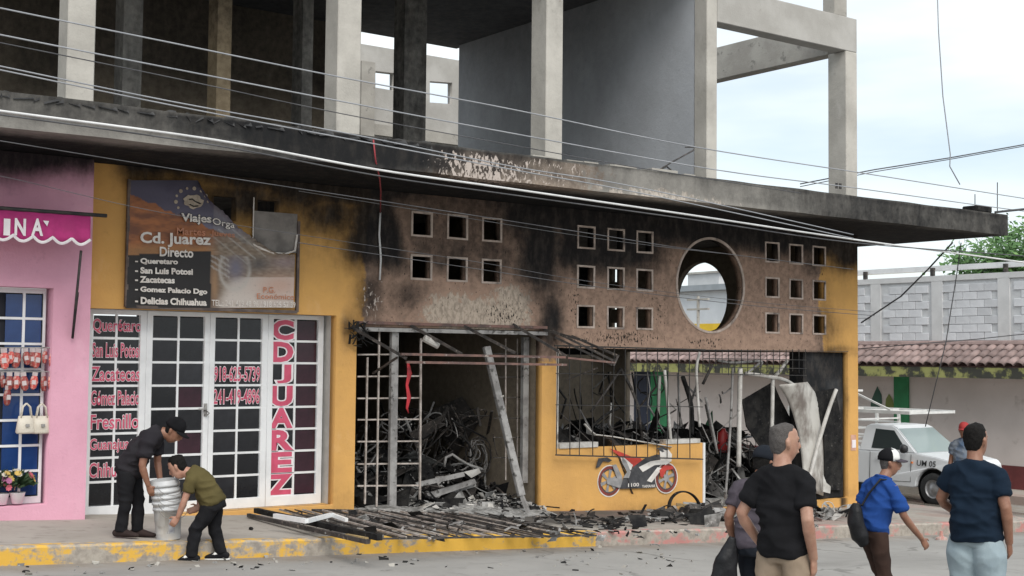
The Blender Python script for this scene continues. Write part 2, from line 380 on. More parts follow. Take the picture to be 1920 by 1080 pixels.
for i in range(len(sec)-1):
    for k in range(len(rows[0])-1):
        b.add([rows[i][k], rows[i][k+1], rows[i+1][k+1], rows[i+1][k]], [(0, 1, 2, 3)])
setkind(b.build('kerb', kerb_m), 'structure')
def on_pave(u, v): return PG(u, v, .0215)
def on_road(u, v): return PG(u, v, -.16)

# ================================================================== THE BURNT BUILDING
bld = thing('burnt_building', 'burnt corner building with smoke-blackened yellow front and bare concrete storey above', 'building', (6, 0, -.3))
HX = [1.02, 1.62, 3.958, 4.558, 5.158, 6.925, 7.525, 8.125, 11.048, 11.648, 12.248]; HZ = [3.805, 3.203, 2.60]; HS = .155
holes = [(x, HZ[0]) for x in HX[:2]]+[(x, z) for x in HX[2:5] for z in HZ[:2]]+[(x, z) for x in HX[5:] for z in HZ]
XC, ZC, RC = 9.5876, 3.184, .759
loops = [rect(-.80, 13.3, -1.1, 4.225), rect(-.78, 2.64, .005, 2.5), [(2.95, -.12), (6.1, -.29), (6.1, 2.37), (2.95, 2.36)],
         [(6.37, .62), (9.42, .62), (9.42, -.46), (13.02, -.46), (13.02, 2.12), (6.37, 2.12)], circ(XC, ZC, RC)]
loops += [rect(x-HS, x+HS, z-HS, z+HS) for x, z in holes]
me = curve_plate(loops, .15)
xmat(me, lambda p: Vector((p.x, p.z, p.y)))
gridcut(me, [(0, fr(-.79, 13.3, .09)), (2, fr(-1.1, 4.2, .09))])
def soot_front(co):
    u, v = px((co.x, 0, co.z)); g = gauss
    nz = noise.noise(Vector((co.x*1.1, co.z*1.1, 0)))*22
    uu, vv = u+nz, v+nz*.8
    heat = sstep(uu, 668, 712)*(1-sstep(uu, 1525, 1560))*(1-sstep(vv, 652, 668) if u < 1050 or u > 1540 else 1-sstep(v, 672, 680))
    if u > 1010 and u < 1050: heat = max(heat, .8*(1-sstep(vv, 660, 705)))
    # black band under the slab
    band = 1.25*(1-sstep(vv-(u*.135+215 if u < 1000 else 350+(u-1000)*.105), 40, 130))
    band *= .25+.75*sstep(u, 195, 250)
    s = band
    s = max(s, 1.15*(1-sstep(vv, 470, 560))*sstep(uu, 600, 680)*(1-sstep(uu, 740, 775)))       # dark left of small holes
    s = max(s, .95*g(uu, vv, 700, 560, 38, 75), .95*g(uu, vv, 640, 400, 90, 80), 1.15*g(uu, vv, 560, 355, 120, 75), 1.1*g(uu, vv, 610, 395, 75, 70), 1.15*g(uu, vv, 450, 370, 110, 55))
    s = max(s, 1.0*g(uu, vv, 770, 560, 60, 40))
    s = max(s, 1.35*g(uu, vv, 1012, 480, 62, 130), 1.3*g(uu, vv, 1030, 600, 32, 75), 1.25*g(uu, vv, 985, 400, 75, 70))
    s = max(s, 1.25*(1-sstep(vv, 465, 580))*sstep(uu, 1030, 1060)*(1-sstep(uu, 1190, 1300)))
    s = max(s*(1-.4*gauss(u, v, 850, 375, 110, 30)), .55*(1-sstep(vv, 380, 480))*sstep(uu, 740, 780)*(1-sstep(uu, 1000, 1020)))
    s = max(s, (.76+.15*noise.noise(Vector((co.x*3, co.z*3, 4))))*sstep(uu, 730, 780)*(1-sstep(uu, 950, 990))*(1-sstep(vv, 500, 545)))
    s = max(s, 1.35*g(uu, vv, 1590, 465, 60, 55), .85*g(uu, vv, 1530, 490, 45, 45), .75*g(uu, vv, 1548, 615, 28, 55), .45*g(uu, vv, 1500, 560, 45, 60))
    s = max(s, .8*g(uu, vv, 1560, 655, 50, 16))
    s = max(s, .75*(1-sstep(vv, 430, 520))*sstep(uu, 1380, 1410), .34*sstep(uu, 1060, 1090)*(1-sstep(uu, 1560, 1590))*(1-sstep(vv, 600, 660)))
    s = max(s, .8*g(uu, vv, 660, 620, 18, 45), .7*g(u, v, 1036, 660, 14, 40))
    if v > 660 and u > 1575: s = max(s, .95*(1-sstep(u+nz*.4, 1580, 1597)))
    if u > 1300 and v > 900: s = max(s, .5*g(u, v, 1560, 925, 60, 14))
    if u > 1010 and u < 1330 and v > 820: s = max(s, .45*sstep(v+nz, 925, 985), .3*g(u, v, 1100, 840, 60, 12))
    if u < 670 and v > 900: s = max(s, .28*g(u, v, 640, 940, 30, 40))
    a = max(.95*g(uu, vv, 880, 590, 100, 50), .9*g(uu, vv, 955, 580, 55, 65), .35*g(uu, vv, 740, 590, 30, 50))*sstep(vv, 500, 545)
    s *= 1-.85*min(1, a)
    fl = max(.50*g(u, v, 700, 565, 34, 70), .18*g(u, v, 1050, 560, 20, 100), .40*g(u, v, 660, 640, 10, 40))
    pk = max(.62*g(u, v, 1165, 634, 130, 22), .55*g(u, v, 950, 590, 80, 50), .52*g(u, v, 1078, 570, 26, 90), .60*g(u, v, 1320, 642, 60, 16), .48*g(u, v, 1235, 580, 32, 80), .42*g(u, v, 760, 560, 60, 60), .34)
    if v > 665 or u < 680 or u > 1550: pk = 0.05
    return heat, s, a, fl, pk
paint(me, soot_front)
obj('facade_wall', me, facade_m, bld)
rim = pm('scorched_plaster_rim', (.56, .46, .40), (.40, .32, .27), 7, .9, .3, 30, c3=(.12, .10, .09), sc3=2.2, lo3=.52, hi3=.68)
for (x, z) in holes[2:]:
    me = curve_plate([rect(x-HS-.022, x+HS+.022, z-HS-.022, z+HS+.022), rect(x-HS+.006, x+HS-.006, z-HS+.006, z+HS-.006)], .03)
    xmat(me, lambda p: Vector((p.x+noise.noise(p*9)*.006, p.z-.014, p.y+noise.noise(p*9+Vector((5, 5, 5)))*.006))); obj('opening_surround', me, rim, bld)
me = curve_plate([circ(XC, ZC, RC+.03), circ(XC, ZC, RC-.008)], .03); xmat(me, lambda p: Vector((p.x, p.z-.014, p.y))); obj('round_opening_surround', me, rim, bld)
# side wall on the side street, same pattern of openings
SYC = 3.87
sh = [(y, z) for y in (1.05, 1.65, 2.25, 5.30, 5.90, 6.50) for z in HZ]
me = curve_plate([rect(.15, 9.4, -1.3, 4.225), rect(.32, 6.15, -.46, 2.12), circ(SYC, ZC, RC)]+[rect(y-HS, y+HS, z-HS, z+HS) for y, z in sh], .15)
xmat(me, lambda p: Vector((13.15+p.z, p.x, p.y))); gridcut(me, [(1, fr(.15, 9.4, .25)), (2, fr(-1.1, 4.2, .25))])
paint(me, lambda co: (1 if co.z > .5 else .5, (.35+.75*sstep(co.z, 2.4, 3.9)) if co.x > 13.2 else .15, 0, .0, .0))
obj('side_wall', me, inner_m, bld)
# interior: floor, back wall, partition, far left wall
b = B(); b.box(2.7, 13.14, .16, 7.2, -.75, -.34); b.build('shop_floor', ash, bld)
def sooty_box(name, x0, x1, y0, y1, z0, z1, step, fn, m, parent=bld, bev=0):
    bb = B().box(x0, x1, y0, y1, z0, z1); me = bb.mesh(name)
    if bev: bevel(me, bev)
    gridcut(me, [(i, fr(a, c_, step)) for i, (a, c_) in enumerate(((x0, x1), (y0, y1), (z0, z1))) if c_-a > step*1.5])
    paint(me, fn); return obj(name, me, m, parent)
B().box(8.5, 13.4, 9.3, 9.45, -1.2, 3.2).build('added_bright_wall', pm('added_wall_render', (.62, .62, .62), (.52, .52, .52), 1.5, .9, .2), bld)  # pale wall added under open sky so the window view comes out bright
B().box(9.9, 13.14, 7.2, 7.35, 2.05, 4.225).build('added_opening_lintel', char, bld)  # above an opening added to let light into the room
sooty_box('back_wall', 2.7, 9.9, 7.2, 7.35, -.74, 4.225, .3, lambda c: (.1, (.0 if c.x > 6.3 else 1.05)+.75*sstep(c.z, 1.9, 3.0), 0, .05, 0), inner_m)
sooty_box('partition_wall', 6.12, 6.30, .16, 7.19, -.74, 4.225, .3, lambda c: (.9, -.15+.5*noise.noise(c*1.6)+.45*sstep(c.y, 1.2, 3.2)+.7*sstep(c.z, 2.0, 3), .3, .2, .15), inner_m)
sooty_box('party_wall', 2.66, 2.78, .36, 7.19, -.74, 4.225, .4, lambda c: (.5, 1.1, 0, 0, 0), inner_m)
# charred pier inside the right-hand opening
sooty_box('charred_pier', 11.95, 13.0, .10, .42, -.45, 2.13, .15, lambda c: (.2, 1.1+.25*noise.noise(c*2)+.4*(1-sstep(c.z, 0, 1.3)), 0, .12 if c.z > 1 else .0, .2), inner_m)
# recess of the glazed doors
b = B(); b.box(2.64, 2.76, .151, .34, .005, 2.62); b.build('door_reveal', pm('pale_reveal', (.55, .53, .50), (.45, .43, .40), 3, .9), bld)
b = B(); b.box(-.78, 2.64, .151, .5, -.3, .004); b.build('door_step', pm('yellow_step', (.66, .40, .14), (.5, .32, .16), 3, .9, c3=(.35, .27, .2), sc3=5), bld)
b = B(); b.box(-.6, 2.64, .151, .5, 2.502, 2.62); b.build('door_soffit', white_al, bld)
# ---- concrete slab / canopy
def soot_slab(co):
    u, v = px(co)
    if co.y > -1.7 and co.z < 4.3: return 0, (1.5 if co.y < .5 else .7), 0, 0, 0
    if co.z > 4.58: return 0, .8, 0, 0, 0
    k = (4.605-co.z)/.375
    if co.y < -1.7:
        s = .72+.6*gauss(u, 0, 620, 0, 270, 1)*(1-.15*k)-.30*gauss(u, 0, 180, 0, 330, 1)*sstep(k, .55, .8)
        if u > 800: s = .56+.75*gauss(u, 0, 620, 0, 270, 1)*(1-.15*k)+.12*gauss(u, 0, 980, 0, 100, 1)-.15*gauss(u, 0, 1200, 0, 200, 1)+.33*sstep(u, 1350, 1650)
        s += .35*(1-sstep(k, 0, .18))-.22*sstep(k, .7, 1.0)*(1-sstep(u, 1400, 1600))+.12*noise.noise(Vector((co.x*2.4, 0, co.z*2)))
        h = .9*gauss(u, 0, 960, 0, 200, 1)
        fl = .52*gauss(u, 0, 885, 0, 80, 1)*sstep(k, .05, .3)+.30*gauss(u, 0, 1030, 0, 110, 1)+.12
        return h, s, .62*gauss(u, 0, 1230, 0, 190, 1)*sstep(k, .35, .85), fl, .0
    return 0, .75, 0, 0, 0
bb = B().box(-7, 15.17, -1.83, 7.6, 4.23, 4.60); me = bb.mesh(); gridcut(me, [(0, fr(-2.6, 15.1, .14)), (1, [-1.7, -1, 0, 2, 4]), (2, fr(4.23, 4.6, .06))])
for v in me.vertices:
    if v.co.y < -1.8: v.co.y += noise.noise(v.co*3)*.012; v.co.z += noise.noise(Vector((v.co.x*1.2, 0, 0)))*.012
paint(me, soot_slab); slab = obj('canopy_slab', me, fascia_m, bld)
b = B(); b.box(14.35, 14.75, -1.8, -1.45, 4.6, 4.72); b.build('slab_upstand', char, slab, bev=.02)
b = B()    # torn tar felt along the slab edge
x = -2.6
while x < 3.0:
    wd = random.uniform(.04, .22); h = random.uniform(-.03, .02); y0 = -1.85+random.uniform(-.01, .015)
    a = random.uniform(-.03, .03)
    b.add([(x, y0, 4.585+a-.05), (x+wd, y0-.01, 4.585-a-.05), (x+wd*.9, y0+.02, 4.60+h), (x+wd*.5, y0+.05, 4.61+h*1.1), (x+wd*.1, y0+.06, 4.60+h*.6)], [(0, 1, 2, 3, 4)])
    x += wd*random.uniform(.7, 2.4)
setkind(b.build('torn_roofing_felt', pm('tar_felt', (.006, .006, .007), (.02, .02, .021), 12, .6), slab), 'stuff')
b = B()
x = 4.5
while x < 7.5:
    wd = random.uniform(.15, .5); b.box(x, x+wd, -1.82, -1.55, 4.601, 4.601+random.uniform(.01, .045)); x += wd+random.uniform(.02, .3)
setkind(b.build('broken_screed', concrete, slab), 'stuff')
# ---- upper storey
def soot_col(co): return .35*sstep(co.z, 6.2, 7.6), .15+.35*sstep(co.z, 6.4, 8)+.15*noise.noise(co*1.7), 0, .05, .1
colm = sooty('concrete_column', (.52, .495, .45), (.40, .38, .345), (.42, .33, .22), (.30, .23, .15))
for i, (x0, x1, d, zt) in enumerate(((-1.01, -.68, .34, 8.5), (2.59, 2.95, .36, 8.5), (6.13, 6.45, .38, 8.5), (9.49, 9.73, .30, 8.5), (13.0, 13.31, .42, 7.58))):
    fn = soot_col if i < 3 else (lambda c: (0, .12+.1*noise.noise(c*2), 0, 0, 0))
    sooty_box('column', x0, x1, 0, d, 4.603, zt-.003, .18, fn, colm, bld, .012)
for (u1, u2, s_) in ((405, 437, 0), (565, 590, .8), (757, 803, .85), (228, 270, .75)):
    a = PY(u1, 200, 3.7).x; c_ = PY(u2, 200, 3.7).x-.05
    sooty_box('column', a, c_, 3.7, 4.05, 4.603, 8.497, .3, (lambda c, s_=s_: (.9 if s_ == 0 else 0, (s_ if s_ else -.1+.8*sstep(c.z, 6.1, 7.6)), 0, 0, 0)), colm, bld)  # first column's lower part kept pale to paint in the light on it
sooty_box('dividing_wall', 9.5, 9.64, .31, 7.3, 4.603, 8.497, .3, lambda c: (0, .05+.36*sstep(c.y, .2, 3.4)+.20*sstep(c.z, 5.8, 8.3)*sstep(c.y, .1, 1.3)+.05*noise.noise(c*.9), 0, 0, 0), inner_m)  # smoke tone with painted-in shade, deepening towards the back and ceiling
sooty_box('upper_ceiling', -7, 9.64, 0.02, 7.6, 8.5, 8.8, .6, lambda c: (0, .86 if c.z < 8.6 else .3, 0, 0, 0), inner_m)
sooty_box('upper_back_wall', -7, 6.75, 7.3, 7.44, 4.603, 8.497, .35, lambda c: (.75, -.1+.9*sstep(c.z+noise.noise(c*.6)*.9, 5.5, 7.4)+.12*noise.noise(c), 0, 0, 0), inner_m)
b = B(); b.box(9.735, 13.31, 0, .30, 7.58, 8.2); b.build('front_beam', concrete_lit, bld, bev=.01)
b = B(); b.box(13.02, 13.29, .43, 7.4, 7.582, 8.24); b.build('side_beam', concrete, bld, bev=.01)
b = B(); b.box(13.02, 13.29, 7.1, 7.4, 4.603, 7.578); b.build('column', concrete, bld, bev=.01)
b = B(); b.box(12.72, 13.06, 0.02, .3, 8.202, 11.3); b.build('column', concrete, bld, bev=.01)
b = B(); b.box(13.03, 13.3, .02, .42, 8.242, 11.3); 
p = PY(1573, 349, 0)
b = B()
for k in (-1, 1): b.box(p.x-.02+k*.05-.03, p.x-.02+k*.05+.03, -.012, 0, p.z-.05, p.z+.05)
b.build('socket_box', black_bar, bld)
# bent reinforcement rods
for pts in ([(1230, 322, -1.4), (1258, 305, -1.4), (1300, 282, -1.3), (1302, 276, -1.2), (1285, 276, -1.2)], [(1230, 322, -1.4), (1250, 312, -1.2), (1262, 322, -1.2)]):
    B().tube([PY(*q) for q in pts], .011, 6).build('bent_rod', char_metal, bld)
for u, v0, v1 in ((1870, 342, 398), (1828, 364, 388)): B().tube([PY(u, v1, -1.4), PY(u, v0, -1.4)], .009, 5).build('bent_rod', char_metal, bld)
# neighbouring pale structure seen through the upper storey
nb = thing('unfinished_block', 'pale unfinished concrete block seen through the open upper storey', 'building', (10.5, 10.6, 0))
def q(u, v): p = PY(u, v, 10.5); return (p.x, p.z)
me = curve_plate([rect(8.0, 12.2, 4.0, 9.05), [q(806, 152), q(806, 192), q(848, 195), q(848, 155)], [q(704, 133), q(704, 164), q(739, 170), q(739, 137)]], .2)
xmat(me, lambda p: Vector((p.x, 10.5+p.z, p.y))); obj('wall', me, concrete_lit, nb)
b = B(); b.box(8.0, 12.2, 10.42, 10.5, 7.0, 7.25); b.box(8.9, 9.25, 10.3, 10.5, 4.2, 8.62); b.build('ledge', concrete, nb)
B().box(8.0, 12.2, 10.7, 14, 4.0, 6.9).build('floor_block', concrete, nb)
B().box(8.9, 9.3, 10.7, 14, 6.95, 9.0).build('return_wall', concrete, nb)

# ================================================================== GLAZED DOORS of the travel office
DY = .30
panels = [(-.775, .145), (.148, .975), (.978, 1.785), (1.788, 2.60)]
glassx = [(-.521, .065), (.225, .905), (1.049, 1.702), (1.863, 2.522)]
ZT, ZB, NR = 2.44, .135, 8
rh = (ZT-ZB)/NR
pane_src = None
words = ['Querétaro', 'San Luis Potosí', 'Zacatecas', 'Gómez Palacio', 'Fresnillo', 'Guanajuato', 'Chihuahua']
def onY(y): return lambda a, c_: Vector((a, y, c_))
frame_m = white_al
for k, ((x0, x1), (g0, g1)) in enumerate(zip(panels, glassx)):
    me = curve_plate([rect(x0, x1, .006, 2.498), rect(g0, g1, ZB, ZT)], .06); xmat(me, lambda p: Vector((p.x, DY-.03+p.z, p.y))); bevel(me, .004)
    leaf = obj('door_leaf', me, frame_m, bld)
    b = B(); xm = (g0+g1)/2
    b.box(xm-.014, xm+.014, DY-.012, DY+.012, ZB, ZT); b.build('muntin', frame_m, leaf)
    for r in range(1, NR):
        z = ZB+r*rh
        for s_, (a, c_) in enumerate(((g0, xm-.014), (xm+.014, g1))): B().box(a, c_, DY-.011, DY+.011, z-.014, z+.014).build('muntin', frame_m, leaf)
    src = {}
    for r in range(NR):
        for s_, (a, c_) in enumerate(((g0, xm), (xm, g1))):
            m = glass_tint if (k == 3 and s_ == 1) or (k == 1 and s_ == 1 and r in (2, 4)) else dark_glass
            key = m.name
            if key not in src:
                bb = B(); wd = (g1-g0)/2-.03; bb.box(-wd/2, wd/2, 0, .006, 0, rh-.03); src[key] = obj('pane', bb.mesh('pane'), m, leaf, ((a+c_)/2, DY+.002, ZB+r*rh+.015))
            else: o = inst(src[key], ((a+c_)/2, DY+.002, ZB+r*rh+.015), leaf); o.rotation_euler = (random.uniform(-.006, .006), 0, random.uniform(-.008, .008))
    def lett(s_, x0, z0, x1, z1, bold, outl):
        text_on(s_, onY(DY-.015), x0, z0, x1, z1, white_vinyl, leaf, bold+outl)
        text_on(s_, onY(DY-.019), x0, z0, x1, z1, pinkred, leaf, bold)
    if k == 0:
        for i, s_ in enumerate(words):
            zc = ZT-(i+.5)*rh; tall = 'Z' if s_[0] in 'Z' else s_
            w1 = min(g1-.01, g0+.05+.62*len(s_)/9) if len(s_) < 9 else g1
            lett(s_, g0+.0, zc-.085, g1+.01 if len(s_) > 8 else g1-.02, zc+.085, .012, .03)
    if k == 2:
        for s_, r in (('918-625-5739', 2), ('241-419-4896', 3)):
            zc = ZT-(r+.5)*rh; lett(s_, g0+.0, zc-.09, g1-.02, zc+.09, .01, .035)
    if k == 3:
        for i, s_ in enumerate('CDJUAREZ'):
            zc = ZT-(i+.5)*rh; lett(s_, g0+(.08 if s_ == 'J' else 0), zc-.115, g0+(.255 if s_ == 'J' else .275), zc+.12, .02 if s_ == 'J' else .045, .045)
    if k == 1:
        b = B(); p = PY(386, 770, DY-.05); b.box(p.x-.02, p.x+.02, DY-.045, DY-.03, p.z-.07, p.z+.09); b.bar((p.x, DY-.06, p.z+.02), (p.x-.1, DY-.065, p.z+.02), .018); b.tube([(p.x, DY-.06, p.z), (p.x+.03, DY-.09, p.z-.03), (p.x, DY-.06, p.z-.07)], .008, 6)
        b.build('door_handle', grey_metal, leaf)

# ================================================================== TRAVEL BANNER above the doors
SY = -.07
bn = thing('travel_banner', 'scorched printed travel banner torn and curling at its upper right', 'banner', (1.0, -.05, 2.45))
c00 = PY(237, 578, SY); c10 = PY(558, 580, SY); c01 = PY(245, 336, SY)
X0, X1, Z0, Z1 = c00.x, c10.x, c00.z+.02, c01.z
def bq(u, v, y=SY): return PY(u, v, y)
b = B()
for a, c_ in (((X0, Z0), (X1, Z0)), ((X0, Z0), (X0, Z1)), ((X1, Z0), (X1, Z1-.35))): b.bar((a[0], SY+.02, a[1]), (c_[0], SY+.02, c_[1]), .035, .04)
b.build('frame', pm('banner_frame', (.16, .12, .10), (.08, .06, .055), 6, .7), bn)
# printed sheet: a fine grid carrying the print
def tear_v(u):      # the sheet is gone above this line
    pts = [(240, 330), (372, 338), (378, 352), (395, 378), (420, 398), (445, 425), (480, 450), (505, 468), (520, 475), (560, 478)]
    for (a, c_), (d, e) in zip(pts, pts[1:]):
        if a <= u <= d: return c_+(e-c_)*(u-a)/(d-a)
    return 478
def printcol(u, v):
    n = noise.noise(Vector((u*.03, v*.09, 0))); n2 = noise.noise(Vector((u*.11, v*.35, 3)))
    ridge = 365+max(0, (u-245))*.42+noise.noise(Vector((u*.06, 0, 9)))*6
    if v < ridge: col = Vector((.085, .075, .12)) if u < 400 else Vector((.14, .125, .15)); col = col+Vector((.10, .10, .12))*sstep(v, 380, 440)*(1 if u > 330 else .4)
    else: col = Vector((.42, .15, .05)).lerp(Vector((.19, .07, .035)), max(0, min(1, .5+n*1.1+n2*.5)))
    if v > 452: col = col.lerp(Vector((.42, .22, .08)), .6*sstep(v, 452, 470))
    if u > 380:                         # bus side, washed out
        t_ = sstep(u, 376, 420)*sstep(v, 425, 450)
        col = col.lerp(Vector((.16, .13, .10))+Vector((.20, .18, .15))*max(0, n2+.3), t_*.85)
    # dark list panel
    if v > 478-(u-240)*.05 and u < 395: col = Vector((.014, .011, .011))
    if u >= 395 and v > 478:
        col = col.lerp(Vector((.05, .042, .04)), .75*(1-sstep(u, 395, 425)))
        # pale van front
        if v > 520: col = col.lerp(Vector((.58, .51, .46)), sstep(u+(v-540)*.5, 410, 440)*sstep(v, 512-(u-430)*.22, 534-(u-430)*.22))
        col = col.lerp(Vector((.55, .33, .25)), .75*gauss(u, v, 525, 535, 45, 22))
        col = col.lerp(Vector((.17, .16, .22)), .9*gauss(u, v, 442, 502, 17, 24)); col = col.lerp(Vector((.50, .46, .42)), .8*max(0, 1-abs(((u-440)/25)**2+((v-505)/34)**2-1.25)*2.2)*(v > 480)); col = col.lerp(Vector((.42, .24, .12)), .7*gauss(u, v, 402, 530, 7, 40))
        col = col.lerp(Vector((.07, .065, .07)), .75*gauss(u, v, 485, 495, 22, 14))
        col = col.lerp(Vector((.30, .22, .24)), .6*gauss(u, v, 535, 492, 25, 12))
        for k_ in range(4):
            dd = abs((v-480)-(u-(365+k_*17))*.62)
            if u < 430 and dd < 2.0: col = col.lerp(Vector((.45, .42, .40)), .6)
    # light streaks
    for (a, c_, sl, st) in ((410, 430, .80, .5), (430, 425, .82, .35), (395, 440, .8, .3)):
        dd = abs((v-c_)-(u-a)*sl)
        if dd < 2.4 and u > a and u < a+70: col = col.lerp(Vector((.6, .6, .58)), st*(1-dd/2.4))
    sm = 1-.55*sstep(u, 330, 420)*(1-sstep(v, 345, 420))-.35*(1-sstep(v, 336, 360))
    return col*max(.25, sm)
NU, NV = 130, 98
vs, fs, cols = [], [], []
for j in range(NV+1):
    for i in range(NU+1):
        u = 245+(558-245)*i/NU-(8*(j/NV)); tv = tear_v(u)+noise.noise(Vector((u*.2, 1, 1)))*3
        vt = 338+(577-338)*j/NV; v = max(vt, tv)
        curl = max(0, 1-(v-tv)/14) if tv > 345 else 0
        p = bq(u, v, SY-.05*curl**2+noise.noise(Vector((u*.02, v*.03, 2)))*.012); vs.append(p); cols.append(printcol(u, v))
bad = set()
for j in range(NV):
    for i in range(NU):
        a = j*(NU+1)+i
        if (vs[a]-vs[a+NU+1]).length > 1e-5 or (vs[a+1]-vs[a+NU+2]).length > 1e-5: fs.append((a, a+NU+1, a+NU+2, a+1))
me = bpy.data.meshes.new('sheet'); me.from_pydata(vs, [], fs); me.update()
ca = me.color_attributes.new('print', 'FLOAT_COLOR', 'POINT'); ca.data.foreach_set('color', [k for c_ in cols for k in (c_.x, c_.y, c_.z, 1)])
me.polygons.foreach_set('use_smooth', [True]*len(me.polygons))
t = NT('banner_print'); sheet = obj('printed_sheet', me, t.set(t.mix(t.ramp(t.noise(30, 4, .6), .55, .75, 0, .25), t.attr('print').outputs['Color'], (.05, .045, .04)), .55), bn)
cream = pm('banner_cream', (.74, .68, .58), (.62, .55, .47), 8, .6); bwhite = pm('banner_white', (.80, .75, .70), (.66, .60, .55), 8, .6); borange = pm('banner_orange', (.55, .22, .12), (.45, .2, .12), 8, .6); bblack = NT('banner_black').set((.01, .01, .012), .6)
def btext(s_, u0, v0, u1, v1, m, bold=.015, yy=SY-.02, bl=None, tilt=0):
    """baseline from (u0,v0) to (u1,..), cap height to v1"""
    A = bq(u0, v0, yy); Bq = bq(u1, v0+tilt, yy); Cq = bq(u0, v1, yy)
    def fn(a, c_): return A+(Bq-A)*a+(Cq-A)*c_
    if bl: text_on(s_, lambda a, c_: fn(a, c_)+Vector((0, .003, 0)), 0, 0, 1, 1, bl, bn, bold+.035)
    return text_on(s_, fn, 0, 0, 1, 1, m, bn, bold)
btext('Viajes', 341, 419, 396, 400, bwhite, .03, SY-.024, bblack, 3); btext('Orga', 399, 424, 440, 408, bwhite, .01, SY-.05, bblack, 8)
btext('Martes', 332, 440, 385, 427, borange, .02, tilt=2); btext('Jueves', 396, 444, 440, 432, borange, .02, SY-.03, None, 4)
btext('Cd. Juarez', 264, 461, 394, 435, bwhite, .03, tilt=4); btext('Directo', 300, 480, 362, 463, bwhite, .025, tilt=3)
for i, (s_, u1) in enumerate((('- Queretaro', 333), ('- San Luis Potosi', 361), ('- Zacatecas', 327), ('- Gomez Palacio Dgo', 388), ('- Delicias Chihuahua', 387))):
    btext(s_, 254, [495, 512, 529, 549, 569][i], u1, [484, 501, 518, 537, 557][i], bwhite, .045, tilt=[2, 3, 2, 5, 4][i])
btext('TEL.: 241 419 48 96 / 918 625 57 39', 397, 573, 554, 562, bwhite, .01, tilt=4); btext('P.G.', 494, 549, 516, 538, borange, .01); btext('Económico', 482, 560, 552, 550, borange, .01, tilt=2)
b = B()     # sun emblem
cc = bq(363, 378, SY-.014)
n = 20; b.add([cc]+[cc+Vector((math.cos(i*2*math.pi/n)*.13*(1+.12*math.sin(i*2.3)), 0, math.sin(i*2*math.pi/n)*.085*(1+.15*math.cos(i*1.7)))) for i in range(n)], [(0, i+1, (i+1) % n+1) for i in range(n)])
for i in range(9):
    a = math.radians(5+i*26); d = cc+Vector((math.cos(a)*.21-.02, 0, math.sin(a)*.165)); rr = .017+.008*(i % 2)
    b.add([d]+[d+Vector((math.cos(k*math.pi/4)*rr, 0, math.sin(k*math.pi/4)*rr)) for k in range(8)], [(0, k+1, (k+1) % 8+1) for k in range(8)])
b.build('emblem', pm('emblem_tan', (.50, .42, .33), (.34, .27, .21), 14, .6), bn)
b = B(); b.tube([cc+Vector((-.06, -.006, .02)), cc+Vector((-.02, -.006, .03)), cc+Vector((.02, -.006, .0)), cc+Vector((.09, -.006, -.02))], .008, 5); b.tube([cc+Vector((-.05, -.006, -.04)), cc+Vector((.0, -.006, -.06)), cc+Vector((.06, -.006, -.05))], .008, 5); b.build('emblem_lines', bblack, bn)
# bare backing behind the torn part, with its curled lower edge
b = B(); b.add([bq(378, 345, -.02), bq(475, 360, -.02), bq(475, 470, -.02), bq(378, 470, -.02)], [(0, 1, 2, 3)])
bt = pm('bare_backing', (.26, .235, .215), (.15, .135, .125), 3, .85, .2)
a = bq(476, 395, -.045); d = bq(556, 475, -.045)
b = B(); b.box(a.x, d.x, -.05, -.035, d.z, a.z); b.build('backing_board', bt, bn)
B().tube([bq(470, 455, -.06), bq(490, 466, -.08), bq(512, 474, -.09), bq(535, 476, -.09), bq(553, 470, -.08), bq(557, 440, -.06)], .014, 6).build('curled_edge', bwhite, bn)
B().bar(bq(476, 370, -.045), bq(474, 450, -.045), .012).build('backing_strip', bwhite, bn)
# ================================================================== WINDOW GRILLES, AWNING FRAMES, DOOR REMAINS (fixed to or leaning on the burnt building)
def rod(parent, name, pts, r, m, n=7): return B().tube(pts, r, n).build(name, m, parent, smooth=True)
def sq(parent, name, a, b_, w_, m): return B().bar(a, b_, w_).build(name, m, parent)
# fixed grille at the left of the doorway
g = thing('door_grille', 'pale scorched grille standing at left of the burnt doorway', 'grille', (3.6, .05, -.15))
GY = .07
us = [(690, 368, 0), ]
for u, v0, v1 in ((689, 700, 945), (711, 622, 950), (733, 712, 950)):
    sq(g, 'bar', PY(u, v0-30 if u == 689 else v0-60 if u == 733 else v0, GY), PY(u-5, v1, GY), .022, bar_metal)
sq(g, 'bar', PY(789, 634, GY), PY(787, 945, GY), .026, bar_metal)
for v0 in (665, 706, 747, 787, 828, 870, 911):
    sq(g, 'rail', PY(670, v0, GY+.02), PY(789, v0-1, GY+.02), .020, bar_metal)
b = B(); a = PY(739, 622, .03); c_ = PY(738, 957, .03); b.box(a.x-.055, a.x+.055, -.01, .06, c_.z, a.z); b.build('post', grey_metal, g, bev=.006)
# narrow grille at right of doorway
g2 = thing('jamb_grille', 'thin blackened grille inside the right jamb of the burnt doorway', 'grille', (5.7, .4, -.25))
for u in (948, 970): sq(g2, 'bar', PY(u, 635, .45), PY(u, 900, .45), .016, bar_metal)
for v in (663, 707, 745, 784, 820, 858): sq(g2, 'rail', PY(925, v, .45), PY(985, v, .45), .014, char_metal)
b = B(); a = PY(985, 632, .3); c_ = PY(985, 905, .3); b.box(a.x-.05, a.x+.05, .27, .34, c_.z, a.z); b.build('post', grey_metal, g2)
